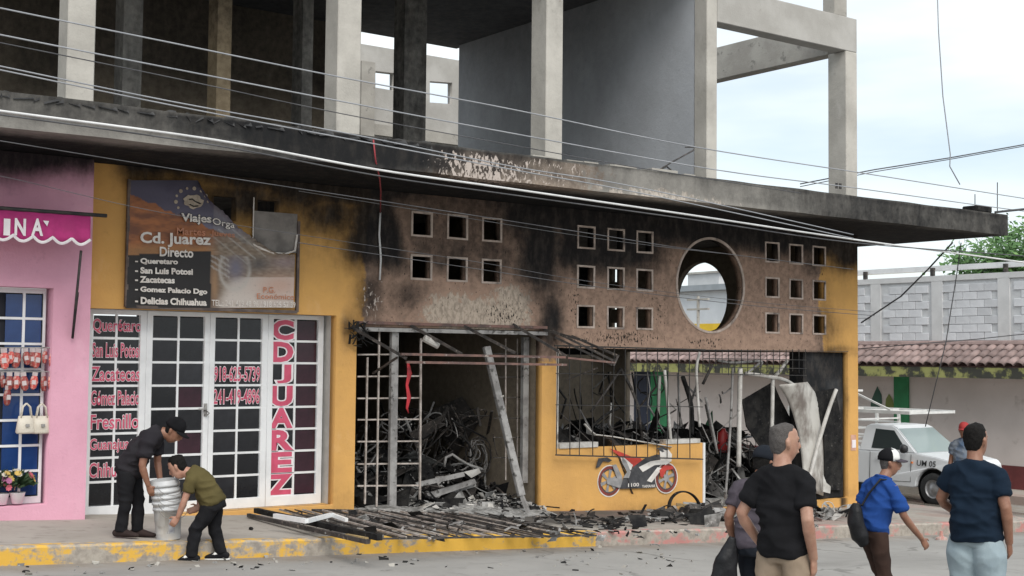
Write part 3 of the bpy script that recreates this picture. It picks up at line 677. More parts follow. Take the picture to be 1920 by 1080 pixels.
# leaning tube
o = thing('leaning_post', 'long silvery scorched post leaning out of the burnt doorway', 'post', PY(997, 976, -.55))
b = B(); b.bar(PY(912, 650, .05), PY(978, 930, -.42), .11, .07); b.build('post_tube', grey_metal, o, bev=.008)
b = B(); b.bar(PY(978, 928, -.42), PY(996, 977, -.55), .06, .05); b.build('post_foot', grey_metal, o)
B().tube([PY(930, 748, -.1), PY(945, 742, -.16)], .014, 6).build('bracket', pale_metal, o)
# awning frame over the doorway
aw = thing('awning_frame', 'rusty burnt-out awning frame projecting over the doorway', 'awning frame', (4.6, -.1, 2.3))
FRy = -.75
b = B(); b.box(PY(668, 612, 0).x, PY(1022, 612, 0).x, -.06, -.005, 2.395, 2.435); b.build('wall_rail', rust_metal, aw)
b = B(); b.box(PY(668, 622, 0).x, PY(1022, 612, 0).x, -.07, -.004, 2.30, 2.352); b.build('lintel_flashing', grey_metal, aw)
for (u1, v1, u2, v2) in ((660, 614, 762, 672), (770, 610, 866, 664), (868, 610, 966, 662), (962, 608, 1062, 668)):
    sq(aw, 'strut', PY(u1, v1, -.03), PY(u2, v2, FRy), .035, char_metal)
sq(aw, 'front_rail', PY(752, 664, FRy), PY(1060, 670, FRy), .032, rust_metal)
sq(aw, 'front_rail', PY(762, 679, FRy), PY(1062, 684, FRy), .032, rust_metal)
sq(aw, 'strut', PY(700, 700, -.05), PY(745, 670, -.6), .025, char_metal)
B().tube([PY(795, 634, -.3), PY(822, 648, -.35)], .05, 10).build('lamp_tube', pale_metal, aw)
aw2 = thing('window_awning_frame', 'bent black awning frame sagging over the right-hand window', 'awning frame', (6.6, -.1, 2.0))
for (u1, v1, u2, v2) in ((1020, 618, 1100, 640), (1036, 620, 1150, 676), (1040, 632, 1148, 684), (1072, 630, 1160, 668)):
    sq(aw2, 'strut', PY(u1, v1, -.03), PY(u2, v2, -.75), .032, char_metal)
sq(aw2, 'front_rail', PY(1064, 671, -.75), PY(1152, 680, -.75), .028, rust_metal)
sq(aw2, 'strut', PY(1062, 712, -.05), PY(1120, 690, -.5), .022, char_metal)
sq(aw2, 'strut', PY(1158, 668, -.75), PY(1150, 686, -.75), .028, char_metal)
# charred remains at the awning's left end
b = B()
for i in range(34):
    p = PY(random.uniform(654, 690), random.uniform(605, 650), -.08); d = Vector((random.uniform(-1, 1), random.uniform(-.5, .3), random.uniform(-1, 1)))*.07
    b.bar(p-d, p+d, random.uniform(.01, .04), .008)
setkind(b.build('charred_scraps', char, aw), 'stuff')
# hanging red strip
o = thing('red_strip', 'melted red plastic strip hanging from the awning frame', 'plastic strip', PY(765, 760, -.6))
b = B(); L = [(765, 680), (768, 700), (763, 722), (767, 745), (763, 765), (766, 775)]
pts = [PY(u, v, -.62) for u, v in L]; b.loft([(p, w_, .008) for p, w_ in zip(pts, (.02, .04, .022, .035, .02, .006))], (1, 0, 0), 8)
b.build('red_melted_strip', pm('red_plastic', (.45, .02, .03), (.3, .015, .02), 9, .5), o, smooth=True)
# ---- window grille
g = thing('window_grille', 'black square-barred grille hanging across the burnt window', 'grille', (8, -.12, .3))
WY = -.10
def vat(u, v0, v1, w_=1): return v0+(v1-v0)*w_
u = 1046; k = 0
while u < 1300:
    dv = random.uniform(-3, 3); f_ = (u-1043)/(1310-1043)
    sq(g, 'bar', PY(u, 648+6*f_, WY), PY(u-1+dv*.9, 853+8*f_, WY), .011, black_bar); u += 21.5-2.2*f_; k += 1
sq(g, 'rail', PY(1040, 648, WY-.012), PY(1322, 656, WY-.012), .022, black_bar)
sq(g, 'rail', PY(1042, 853, WY-.012), PY(1318, 861, WY-.012), .020, black_bar)
sq(g, 'rail', PY(1042, 700, WY-.012), PY(1318, 705, WY-.012), .012, black_bar)
sq(g, 'rail', PY(1042, 759, WY-.012), PY(1318, 763, WY-.012), .012, black_bar)
g = thing('transom_grille', 'strip of closely barred black grille above the right-hand opening', 'grille', (11, -.06, 2.0))
u = 1318
while u < 1512:
    sq(g, 'bar', PY(u, 655, -.07), PY(u, 700+random.uniform(-4, 4), -.07), .010, black_bar); u += 12
for v in (656, 672, 688, 701): sq(g, 'rail', PY(1318, v, -.08), PY(1590 if v == 656 else 1512, v+3, -.08), .012, black_bar)
# loose roof-shaped frame behind the grille
o = thing('bent_angle_frame', 'black bent angle frame shaped like a peak inside the window', 'frame', PY(1150, 820, .5))
rod(o, 'bent_leg', [PY(1108, 772, .5), PY(1135, 735, .5), PY(1164, 691, .5)], .022, char_metal)
rod(o, 'bent_leg', [PY(1164, 691, .5), PY(1182, 725, .5), PY(1196, 760, .45), PY(1204, 825, .4)], .026, char_metal)
# sill lining: pale aluminium strip buckled along the window sill
o = thing('buckled_sill_strip', 'buckled white aluminium strip along the burnt window sill', 'strip', PY(1180, 830, -.03))
b = B(); b.loft([(PY(u, v, y), .03, .012) for u, v, y in ((1096, 795, .06), (1105, 806, .05), (1116, 815, .03), (1150, 819, .02), (1190, 826, -.02), (1230, 833, -.03), (1258, 838, -.02))], (0, 1, 0), 8)
b.build('aluminium_strip', pale_metal, o, smooth=True)
b = B(); a = PY(1048, 822, .0); c_ = PY(1120, 834, .0); b.box(a.x, c_.x, -.02, .14, .622, .70); tag(b.build('sill_block', pale_metal), 'white sill block at left end of the burnt window', 'sill')
b = B(); a = PY(1248, 815, 0); c_ = PY(1312, 828, 0); b.box(a.x, c_.x, -.015, .14, .622, .69); tag(b.build('sill_block', pale_metal), 'white sill block at right end of the burnt window', 'sill')
# white corner strip on the low wall
b = B(); b.box(9.405, 9.45, -.02, .16, -.45, .62); b.build('corner_strip', white_al, bld)
b = B(); b.box(6.375, 6.43, .02, .09, .62, 2.1); b.build('window_jamb_strip', pale_metal, bld)
# uprights and bent tubes in the right opening: (pixel points, depth y, radius, material, label)
tubes = [([(1246, 694), (1252, 760), (1258, 830)], .12, .026, pale_metal, 'slanting white upright beside the grille in the burnt window'),
         ([(1312, 660), (1306, 690), (1308, 740), (1312, 800)], .02, .024, pale_metal, 'white tube with curved top at the window edge'),
         ([(1271, 700), (1276, 800)], .5, .020, grey_metal, 'thin grey upright inside the burnt window'),
         ([(1280, 706), (1296, 760), (1297, 815)], .4, .038, char, 'black bent bar leaning inside the burnt window'),
         ([(1388, 690), (1386, 800), (1385, 875)], -.04, .040, pale_metal, 'straight white post behind the crowd in the right opening'),
         ([(1374, 690), (1370, 790), (1360, 935)], .06, .022, grey_metal, 'thin grey post slightly left of the straight white post'),
         ([(1449, 705), (1448, 770), (1446, 850)], .04, .034, pale_metal, 'white post next to the curled metal sheet'),
         ([(1398, 700), (1440, 706), (1470, 712), (1488, 722)], -.02, .034, pale_metal, 'white horizontal tube drooping across the right opening'),
         ([(1476, 676), (1466, 690), (1452, 708)], -.02, .030, pale_metal, 'short white tube slanting up above the curled sheet'),
         ([(1346, 676), (1375, 680), (1405, 678), (1428, 678), (1424, 690)], .10, .022, grey_metal, 'crumpled grey tube along the top of the right opening'),
         ([(1335, 685), (1318, 720)], .12, .024, char_metal, 'short dark tube slanting at the window corner'),
         ([(1425, 680), (1400, 700), (1385, 706)], .05, .022, grey_metal, 'grey tube slanting down to the white post'),
         ([(1568, 730), (1555, 765), (1535, 830), (1510, 925)], -.12, .034, pale_metal, 'long bent pale tube leaning on the charred pier'),
         ([(1395, 750), (1415, 785), (1434, 815)], .5, .028, grey_metal, 'brown bent bar behind the crowd'),
         ([(1323, 745), (1335, 800), (1345, 850)], .4, .022, grey_metal, 'thin leaning bar near the red tank'),
         ([(1215, 760), (1230, 785), (1246, 812)], .5, .016, grey_metal, 'thin pale stick leaning inside the window'),
         ([(1110, 800), (1135, 778), (1160, 765)], .6, .022, char, 'black burnt stick lying inside the window')]
for pts, y, r, m, lab in tubes:
    q_ = [PY(u, v, y+.02*i) for i, (u, v) in enumerate(pts)]
    if len(q_) > 2:      # smooth the bends
        fine = []
        for i in range(len(q_)-1):
            p0, p1, p2, p3 = q_[max(i-1, 0)], q_[i], q_[i+1], q_[min(i+2, len(q_)-1)]
            for k in range(5):
                s_ = k/5; fine.append(.5*((2*p1)+(p2-p0)*s_+(2*p0-5*p1+4*p2-p3)*s_*s_+(3*p1-p0-3*p2+p3)*s_**3))
        q_ = fine+[q_[-1]]
    o = B().tube(q_, r, 8).build('bent_tube', m, None, smooth=True); tag(o, lab, 'tube', 'burnt tubes and posts in the right-hand openings')
# curled pale sheet
o = thing('curled_metal_sheet', 'pale curled metal sheet standing in the right opening', 'metal sheet', PY(1520, 925, .0))
L = [(1459, 722, 1514, 716), (1474, 745, 1528, 735), (1486, 775, 1537, 765), (1496, 810, 1543, 800), (1502, 850, 1546, 845), (1506, 890, 1546, 890), (1510, 918, 1544, 930)]
vs, fs = [], []
for j in range(25):
    f_ = j/24*6; i = min(5, int(f_)); s_ = f_-i; A = [L[i][k]*(1-s_)+L[i+1][k]*s_ for k in range(4)]
    for k in range(11):
        q_ = k/10; u, v = A[0]+(A[2]-A[0])*q_, A[1]+(A[3]-A[1])*q_
        y = -.02+.16*math.sin(q_*math.pi)*(-.6)+.10*math.sin(j*.11)+.015*noise.noise(Vector((u*.1, v*.05, 0)))
        vs.append(PY(u, v, y))
fs = [(j*11+k, j*11+k+1, (j+1)*11+k+1, (j+1)*11+k) for j in range(24) for k in range(10)]
b = B(); b.add(vs, fs)
t = NT('smoked_sheet'); n1 = t.noise(2.5, 5, .6, (1, 1, .5)); m_ = t.set(t.mix(t.ramp(n1, .42, .66), (.60, .58, .54), (.20, .17, .15)), .55, .2)
so_ = b.build('sheet', m_, o, smooth=True); md = so_.modifiers.new('thick', 'SOLIDIFY'); md.thickness = .006
# dark leaning panels
def slab_px(name, label, cat, quad, y, th, m, group=None, tilt=0):
    b = B(); P = [PY(u, v, y+tilt*i) for i, (u, v) in enumerate(quad)]; n = (P[1]-P[0]).cross(P[2]-P[0]).normalized()*th
    k = len(P); b.add(P+[p+n for p in P], [tuple(range(k)), tuple(range(2*k-1, k-1, -1))]+[(i, (i+1) % k, (i+1) % k+k, i+k) for i in range(k)])
    o = b.build(name, m); return tag(o, label, cat, group)
slab_px('charred_sheeting', 'black charred panel slanting in the right opening beside the curled sheet', 'panel', [(1392, 750), (1450, 716), (1462, 745), (1490, 800), (1498, 850), (1440, 860), (1400, 800)], .35, .02, char)
slab_px('charred_board', 'black scorched board leaning at the foot of the charred pier', 'board', [(1528, 735), (1566, 728), (1580, 800), (1578, 920), (1548, 918), (1545, 820)], .04, .02, char)
slab_px('broken_offcut', 'small white broken offcut by the foot of the curled sheet', 'offcut', [(1542, 890), (1548, 905), (1556, 912), (1555, 925), (1542, 922)], -.1, .02, pale_metal)
# red tank and green panel seen through the opening
o = thing('red_tank', 'red plastic tank among the burnt scrap in the right opening', 'tank', PY(1358, 850, 1.2))
a = PY(1356, 848, 1.2); b = B(); b.loft([(a+Vector((0, 0, h)), w_, w_*.8) for h, w_ in ((0, .10), (.04, .13), (.2, .14), (.34, .11), (.38, .05), (.42, .045))], (1, 0, 0), 12); b.build('tank_body', pm('red_tank_plastic', (.42, .03, .03), (.3, .02, .02), 6, .45), o, smooth=True)
a = a+Vector((0, -.14, .18)); b = B(); b.add([a+Vector((-.03, 0, -.03)), a+Vector((.03, 0, -.03)), a+Vector((.03, 0, .04)), a+Vector((-.03, 0, .04))], [(0, 1, 2, 3)]); b.build('tank_label', white_vinyl, o)
slab_px('green_sheet', 'green plastic sheet low behind the right opening', 'sheet', [(1322, 800), (1336, 770), (1340, 850), (1324, 862)], 1.6, .02, pm('green_sheet', (.03, .14, .06), (.02, .09, .04), 4, .6))

# ------------------------------------------------------------------ scrap heaps inside
def heap(name, label, fn, n, lmin, lmax, mats, seed, flat=.5, sheet=.25, curl=.15):
    rnd = random.Random(seed); b = B()
    for i in range(n):
        p = Vector(fn(rnd)); mi = rnd.randrange(len(mats)); L_ = rnd.uniform(lmin, lmax)
        d = Vector((rnd.gauss(0, 1), rnd.gauss(0, 1), rnd.gauss(0, flat))).normalized()*L_/2
        k = rnd.random()
        if k < sheet:
            e = d.cross(Vector((rnd.gauss(0, 1), rnd.gauss(0, 1), 1))).normalized()*L_*rnd.uniform(.15, .5)
            j = lambda: Vector((rnd.gauss(0, .03), rnd.gauss(0, .03), rnd.gauss(0, .03)))*L_*3
            Q = [p-d-e+j(), p+d-e+j(), p+d*.7+e+j(), p-d+e*.8+j()]; nn = Vector((0, 0, .006)); b.add(Q+[x+nn for x in Q], [(0, 1, 2, 3), (7, 6, 5, 4), (0, 4, 5, 1), (1, 5, 6, 2), (2, 6, 7, 3), (3, 7, 4, 0)], mi)
        elif k < sheet+curl:
            r_ = L_*rnd.uniform(.2, .4); ax = Vector((rnd.gauss(0, 1), rnd.gauss(0, 1), rnd.gauss(0, 1))).normalized(); a = ax.orthogonal().normalized(); c_ = ax.cross(a); a0 = rnd.uniform(0, 6); sp_ = rnd.uniform(2.5, 6)
            b.tube([p+(a*math.cos(a0+t_*sp_/9)+c_*math.sin(a0+t_*sp_/9))*r_+ax*t_*.008 for t_ in range(10)], rnd.uniform(.006, .014), 5, mi)
        else:
            m_ = p+Vector((rnd.gauss(0, .05), rnd.gauss(0, .05), rnd.gauss(0, .05)))*L_*2
            if rnd.random() < .5: b.tube([p-d, m_, p+d], rnd.uniform(.006, .02), 5, mi)
            else: b.bar(p-d, p+d, rnd.uniform(.012, .05), rnd.uniform(.008, .02), (0, 0, 1), mi)
    o = b.build(name, mats); o['kind'] = 'stuff'; o['label'] = label; o['category'] = 'debris'; return o
def hp(x0, x1, y0, y1, zb, top):
    def f(r):
        x = r.uniform(x0, x1); y = r.uniform(y0, y1); return (x, y, zb+max(0, top(x, y))*r.random()**.7)
    return f
mats = [char, char_metal, char, char, ash, grey_metal]
heap('scrap_heap', 'grey and black heap of burnt scrap inside the doorway', hp(3.0, 6.0, .3, 2.6, -.33, lambda x, y: .22+.55*sstep(y, .2, 1.6)+.15*math.sin(x*2)), 1000, .06, .6, mats+[char, char_metal], 3)
heap('scrap_heap', 'black tangle of burnt motorcycle parts behind the window', hp(6.45, 9.4, .35, 2.2, -.33, lambda x, y: .95+.25*math.sin(x*3.1)), 700, .15, .8, [char, char, char_metal, black_rubber, grey_metal], 4, .8)
heap('scrap_heap', 'charred scrap piled in the right-hand opening', hp(9.5, 11.9, .5, 3.0, -.44, lambda x, y: .75+.4*math.sin(x*2.3+y)), 750, .12, .8, [char, char_metal, black_rubber, char, ash, grey_metal], 5, .8, .2, .25)
heap('wire_tangle', 'tangle of burnt wires and tubes rising in the dark doorway', hp(4.3, 6.0, .9, 2.4, .1, lambda x, y: 1.0), 110, .2, .8, [char_metal, grey_metal, char_metal, char], 33, 1.2, .05, .45)
heap('hanging_remains', 'thin bent bars and wires hanging behind the window and right opening', hp(6.6, 11.6, .3, 1.6, .5, lambda x, y: 1.1), 34, .3, .8, [char_metal, grey_metal, char, pale_metal], 34, 2.2, .05, .15)
heap('ash_spill', 'pale ash and rubble spilling over the doorway threshold', hp(3.0, 6.0, -.35, .5, -.27, lambda x, y: .16+.08*math.sin(x*5)), 800, .02, .2, [ash, ash, pale_metal, char, char, grey_metal], 6, .15, .6, .05)
b = B(); rr = random.Random(2); NX, NYY = 48, 14; vs = []
for j in range(NYY+1):
    for i in range(NX+1):
        x = 2.97+3.1*i/NX; y = -.75+1.6*j/NYY; e = math.sin(math.pi*j/NYY)**.6*(.35+.65*math.sin(math.pi*min(1, max(0, i/NX)))**.5)
        vs.append((x, y, zs(x)-.03+e*(.13+.07*noise.noise(Vector((x*2.5, y*2.5, 1)))+.05*noise.noise(Vector((x*9, y*9, 1))))))
b.add(vs, [(j*(NX+1)+i, j*(NX+1)+i+1, (j+1)*(NX+1)+i+1, (j+1)*(NX+1)+i) for j in range(NYY) for i in range(NX)])
o = b.build('ash_bank', ash, None, True); o['kind'] = 'stuff'; o['label'] = 'low bank of grey ash across the doorway threshold'; o['category'] = 'ash'
# recognisable twisted pieces in the doorway
o = thing('coiled_wire', 'round tangle of burnt wire coils in the doorway', 'wire coil', PY(900, 900, 1.2)); rr = random.Random(9); cc_ = PY(897, 855, 1.3)
for i in range(9):
    r_ = rr.uniform(.18, .33); tl = rr.uniform(-.3, .3); ph = rr.uniform(0, 6)
    B().tube([cc_+Vector((math.cos(k*.35+ph)*r_*.75, math.sin(k*.35)*tl*.5+rr.uniform(-.02, .02), math.sin(k*.35+ph)*r_)) for k in range(17)], .009, 5).build('coil', [grey_metal, char_metal][i % 2], o)
o = thing('bent_pipe', 'grey bent pipe looped over the scrap in the doorway', 'pipe', PY(840, 880, .9))
rod(o, 'pipe', [PY(833, 875, .9), PY(836, 858, .9), (PY(848, 852, .9)), PY(862, 862, .9), PY(880, 872, .9), PY(905, 880, .8)], .022, grey_metal)
o = thing('scorched_trestle', 'thin scorched tubular trestle rising from the scrap in the dark doorway', 'trestle', PY(830, 840, 1.6))
for a, c_ in (((805, 838), (838, 760)), ((838, 760), (844, 798)), ((844, 798), (806, 838)), ((822, 800), (842, 762)), ((838, 760), (832, 790))): rod(o, 'frame_tube', [PY(*a, 1.6), PY(*c_, 1.6)], .016, char_metal)
slab_px('metal_plate', 'pale square metal plate on the scrap in the doorway', 'plate', [(870, 885), (898, 878), (902, 886), (884, 896)], .6, .012, pale_metal)
for i, q_ in enumerate(([(780, 905), (870, 885), (872, 893), (782, 914)], [(800, 925), (890, 898), (894, 906), (806, 936)], [(845, 918), (892, 905), (893, 912), (850, 925)])):
    slab_px('scorched_plank', ['upper', 'long middle', 'short lower'][i]+' grey scorched plank lying on the doorway scrap', 'plank', q_, .35+.1*i, .03, grey_metal, 'scorched planks in the doorway')
# ---- fallen grilles on the pavement
fg = thing('fallen_gate', 'burnt barred gate fallen flat across the pavement and kerb', 'gate', on_pave(800, 985))
def gp(u, v, h): p = PG(u, v, .0215+h); return p
H = .055
sq(fg, 'frame_bar', gp(480, 957, H+.02), gp(712, 1008, H+.10), .06, char)
sq(fg, 'frame_bar', gp(466, 966, H-.02), gp(690, 1016, H+.04), .045, char_metal)
sq(fg, 'frame_bar', gp(520, 955, H), gp(905, 962, H-.02), .03, char_metal)
sq(fg, 'frame_bar', gp(712, 1010, H+.04), gp(1118, 1004, H-.03), .02, char_metal)
sq(fg, 'frame_bar', gp(905, 962, H-.02), gp(1116, 1004, H-.03), .02, char_metal)
for i in range(31):
    f_ = (i+.5+random.uniform(-.35, .35))/31; a = (520+(905-520)*f_, 955+7*f_); c_ = (712+(1128-712)*f_, 1010-4*f_); j = random.uniform(-.015, .015)
    if random.random() < .2: continue
    c_ = (c_[0]+random.uniform(-14, 14), c_[1]+random.uniform(-3, 1))
    sq(fg, 'bar', gp(*a, H+.025+j), gp(*c_, H+.03-.07*f_+j), .014 if i % 3 else .02, char_metal if i % 3 else bar_metal)
for f_ in (.3, .62): sq(fg, 'rail', gp(520+(712-520)*f_, 955+55*f_, H+.01), gp(905+(1126-905)*f_, 962+44*f_, H-.03), .028, char_metal)
sq(fg, 'end_cap', gp(652, 1006, H+.03), gp(690, 1013, H+.05), .06, pm('yellowed_end', (.5, .36, .16), (.35, .25, .12), 5, .8))
o = thing('bent_door_frame', 'white aluminium door frame bent on top of the fallen gate', 'door frame', gp(590, 965, .1))
sq(o, 'frame_bar', gp(515, 967, .18), gp(575, 977, .17), .05, white_al); sq(o, 'frame_bar', gp(575, 977, .17), gp(622, 965, .19), .045, white_al); sq(o, 'frame_bar', gp(622, 965, .19), gp(650, 975, .16), .04, white_al)
heap('pavement_debris', 'burnt sticks and flakes scattered over the fallen gate', lambda r: tuple(gp(r.uniform(560, 1110), r.gauss(978, 10), r.uniform(.02, .09))), 170, .03, .25, [char, char, char_metal, char_metal, grey_metal, ash], 8, .06, .25, .06)
heap('pavement_debris', 'burnt flakes and strips along the foot of the low yellow wall', lambda r: tuple(PG(r.gauss(1190, 90), r.gauss(970, 5), .0215+r.uniform(.0, .03))), 110, .02, .24, [char, char, char_metal, char_metal, ash], 9, .07, .6, .03)
heap('pavement_debris', 'burnt rubble heaped outside the right opening', lambda r: tuple(PG(r.gauss(1335, 55), r.gauss(962, 7), .0215+r.uniform(.0, .07))), 110, .03, .4, [char, char_metal, grey_metal, char_metal, ash, char], 10, .1, .55, .05)
heap('pavement_debris', 'pale broken strips outside the corner pier', lambda r: tuple(PG(r.gauss(1550, 28), r.gauss(962, 6), .0215+r.uniform(.0, .1))), 80, .06, .35, [char, grey_metal, pale_metal, ash], 11, .3, .5, .1)
heap('pavement_debris', 'sparse black scraps near the kerb before the doorway', lambda r: tuple(PG(r.gauss(1000, 190), r.gauss(992, 9), .0215+r.uniform(.0, .02))), 120, .03, .22, [char, char, ash], 12, .05, .6, .1)
heap('pavement_debris', 'black clump of melted scrap on the pavement beyond the gate', lambda r: tuple(PG(r.gauss(1145, 16), r.gauss(985, 3), .0215+r.uniform(.0, .04))), 30, .04, .2, [char], 13, .3, .5, .1)
heap('gutter_litter', 'small stones and scraps scattered in the gutter', lambda r: tuple(PG(r.uniform(0, 1300), r.gauss(1050, 12)-r.uniform(0, 1)*0-(0), -.157)), 150, .015, .07, [concrete, char, ash], 14, .1, .8, .0)
o = thing('charred_hoop', 'charred tyre hoop standing among rubble by the low wall', 'hoop', on_pave(1285, 975))
c_ = PG(1284, 952, .0215+.22); rr_ = PY(1284, 948, -.5)
b = B(); n = 28
for side in (0,):
    pts = []
    for k in range(n+1):
        a = -.4+k/n*(math.pi+.9); pts.append(rr_+Vector((math.cos(a)*.33, math.sin(a)*.06, -.06+math.sin(a)*.27)))
b.loft([(p, .04, .014) for p in pts], (0, 1, 0), 8); b.build('hoop_band', char, o, smooth=True)
for i, (a, c2, w_, lab) in enumerate((((1210, 968), (1300, 972), .06, 'long black strip under the charred hoop'), ((1268, 946), (1302, 950), .05, 'short yellow-edged strip inside the charred hoop'), ((1300, 962), (1352, 940), .07, 'dark strip slanting right of the charred hoop'), ((1232, 958), (1310, 966), .05, 'curved black strip left of the charred hoop'))):
    b = B(); A = PY(a[0], a[1], -.6); C2 = PY(c2[0], c2[1], -.45); b.bar(A, C2, .015, w_, (0, 0, 1)); tag(b.build('charred_strip', char_metal if i != 1 else pm('yellowed_strip', (.45, .3, .12), (.2, .14, .08), 6, .8)), lab, 'strip', 'charred strips by the low wall')
# ---- painted motorcycle on the low wall (flat paint)
mural = thing('motorcycle_mural', 'red and black motorcycle painted on the low yellow wall', 'mural', PY(1190, 930, 0))
paint_red = pm('mural_red', (.55, .06, .04), (.45, .05, .04), 8, .8); paint_dark = pm('mural_dark', (.045, .045, .05), (.08, .08, .085), 8, .85); paint_white = pm('mural_white', (.75, .72, .68), (.62, .58, .54), 8, .85); paint_grey = pm('mural_grey', (.34, .33, .33), (.24, .235, .235), 8, .85); wine = pm('mural_wine', (.24, .05, .04), (.17, .04, .03), 8, .85)
lay = [0]
def mpoly(name, pts, m):
    lay[0] += 1; y = -.0035-.0012*lay[0]; P = [PY(u, v, y) for u, v in pts]
    tri = tessellate_polygon([P]); b = B(); b.add(P, [tuple(t_) for t_ in tri]); return b.build(name, m, mural)
def ring(u, v, R_, r_, m, name, n=32, sx_=1.0):
    lay[0] += 1; y = -.0035-.0012*lay[0]; c_ = PY(u, v, y); b = B(); vs = []
    for k in range(n):
        a = k*2*math.pi/n
        for q_ in (R_, r_): vs.append(c_+Vector((math.cos(a)*q_*sx_, 0, math.sin(a)*q_)))
    b.add(vs, [(2*k, 2*k+1, (2*k+3) % (2*n), (2*k+2) % (2*n)) for k in range(n)]); return b.build(name, m, mural)
def z3(x, y): return 1020+x/2.7, 600+y/2.7       # coordinates read in the enlarged view
for (wx, wy) in ((332, 815), (620, 800)):
    u, v = z3(wx, wy); ring(u, v, .245, .20, paint_white, 'wheel_edge'); ring(u, v, .228, .185, wine, 'tyre'); ring(u, v, .185, .165, paint_dark, 'rim_line'); ring(u, v, .06, .0, paint_grey, 'hub')
    c_ = PY(u, v, -.03)
    for k in range(6):
        a = k*math.pi/3+.3; d = Vector((math.cos(a), 0, math.sin(a))); e = Vector((-d.z, 0, d.x))*.018
        lay[0] += 1; y = -.0035-.0012*lay[0]; c0 = Vector((c_.x, y, c_.z)); b = B(); b.add([c0+d*.05-e, c0+d*.17-e*1.6, c0+d*.17+e*1.6, c0+d*.05+e], [(0, 1, 2, 3)]); b.build('spoke', paint_grey, mural)
M_ = lambda L_: [z3(*p_) for p_ in L_]
mpoly('swingarm', M_([(345, 735), (365, 730), (395, 790), (400, 840), (380, 850), (320, 830), (318, 810), (370, 800)]), paint_grey)
mpoly('lower_fairing', M_([(385, 855), (405, 790), (440, 755), (520, 715), (590, 715), (585, 745), (560, 800), (570, 848), (480, 852)]), paint_dark)
mpoly('tail', M_([(262, 750), (275, 700), (320, 695), (345, 710), (330, 720), (300, 715), (280, 745)]), paint_dark)
mpoly('seat_fairing', M_([(330, 650), (380, 665), (440, 690), (490, 700), (500, 715), (450, 745), (410, 720), (370, 680)]), paint_red)
mpoly('seat_white', M_([(385, 690), (410, 700), (450, 735), (440, 760), (400, 735)]), paint_white)
mpoly('tank', M_([(450, 745), (510, 700), (570, 680), (600, 685), (600, 705), (540, 715), (500, 740), (470, 765)]), paint_dark)
mpoly('headlight_cowl', M_([(585, 655), (625, 650), (648, 680), (645, 715), (615, 735), (590, 710)]), paint_white)
mpoly('windshield', M_([(570, 650), (600, 640), (630, 655), (600, 670)]), paint_dark)
mpoly('front_cowl', M_([(480, 745), (540, 715), (610, 705), (625, 680), (600, 655), (635, 665), (640, 710), (625, 730), (560, 735), (500, 770)]), paint_white)
mpoly('fork', M_([(520, 815), (575, 745), (600, 750), (545, 822)]), paint_white)
mpoly('front_mudguard', M_([(585, 760), (610, 735), (655, 740), (652, 755), (620, 760), (600, 800), (588, 790)]), paint_red)
mpoly('engine', M_([(395, 690), (420, 720), (440, 770), (430, 800), (400, 800), (420, 770), (400, 730)]), paint_grey)
u, v = z3(426, 845); A = PY(u, v, -.075); u, v = z3(480, 824); Cq = PY(u, v, -.075)
def mtext(s_, x0, y0, x1, y1, m):
    a = PY(*z3(x0, y0), -.075); c_ = PY(*z3(x1, y1), -.075); text_on(s_, onY(-.078), a.x, a.z, c_.x, c_.z, m, mural, .02)
mtext('1100', 426, 845, 480, 824, paint_white); mtext('YAMAHA', 496, 850, 562, 832, paint_white)
# faded sticker on the corner pier
p = PY(1601, 830, -.006); o = thing('wall_sticker', 'small faded red and white sticker on the corner pier', 'sticker', p)
B().box(p.x-.08, p.x+.06, -.006, -.001, p.z-.14, p.z+.14).build('sticker_sheet', pm('sticker_red', (.62, .36, .27), (.5, .28, .2), 6, .7), o); B().box(p.x-.05, p.x+.05, -.010, -.0065, p.z-.09, p.z+.05).build('sticker_patch', white_vinyl, o)
# ================================================================== PINK SHOP
ps = thing('pink_shop', 'pink shop front at the left edge with white glazed door', 'building', (-2, -.3, .08))
PYF = -.28
xr = PY(168, 640, PYF).x; xd = PY(98, 640, PYF).x; zl = PY(95, 540, PYF).z; zb = PY(88, 946, PYF).z
me = curve_plate([rect(-7, xr, -.3, 4.222), rect(-2.35, xd, zb, zl)], .27); xmat(me, lambda p: Vector((p.x, PYF+p.z, p.y))); gridcut(me, [(0, fr(-3, xr, .15)), (2, fr(2.4, 4.2, .15))])
pink_sooty = sooty('pink_front', (.72, .385, .49), (.64, .335, .43), (.4, .2, .22), (.3, .15, .17))
paint(me, lambda co: (0, 1.25*sstep(co.z+.12*noise.noise(co*1.5)-.12*sstep(co.x, -1.6, -.7), 3.62, 4.16), 0, 0, 0)); obj('front_wall', me, pink_sooty, ps)
d_y = PYF+.2
gx0, gx1 = PY(12, 700, d_y).x-.35, PY(78, 700, d_y).x; z0, z1 = zb+.08, zl-.06
me = curve_plate([rect(-2.34, xd-.02, zb+.005, zl-.005), rect(gx0, gx1, z0, z1)], .05); xmat(me, lambda p: Vector((p.x, d_y+p.z, p.y))); dl = obj('door_frame', me, white_al, ps)
xm = PY(42, 700, d_y).x; wcol = gx1-xm
nrow = 8; hh = (z1-z0)/nrow
first = None
for r in range(nrow):
    for xx in (xm-wcol, xm):
        if first is None: first = obj('pane', B().box(0, wcol-.03, 0, .006, 0, hh-.03).mesh('pane'), blue_glass, dl, (xx+.015, d_y+.02, z0+r*hh+.015))
        else: inst(first, (xx+.015, d_y+.02, z0+r*hh+.015), dl)
    if r: B().box(gx0, gx1, d_y+.008, d_y+.035, z0+r*hh-.014, z0+r*hh+.014).build('muntin', white_al, dl)
B().box(xm-.015, xm+.015, d_y+.006, d_y+.037, z0, z1).build('muntin', white_al, dl)
B().box(gx0, gx1, d_y+.05, d_y+.06, z0, z1).build('backing', NT('shop_dark').set((.01, .012, .02), .8), dl)
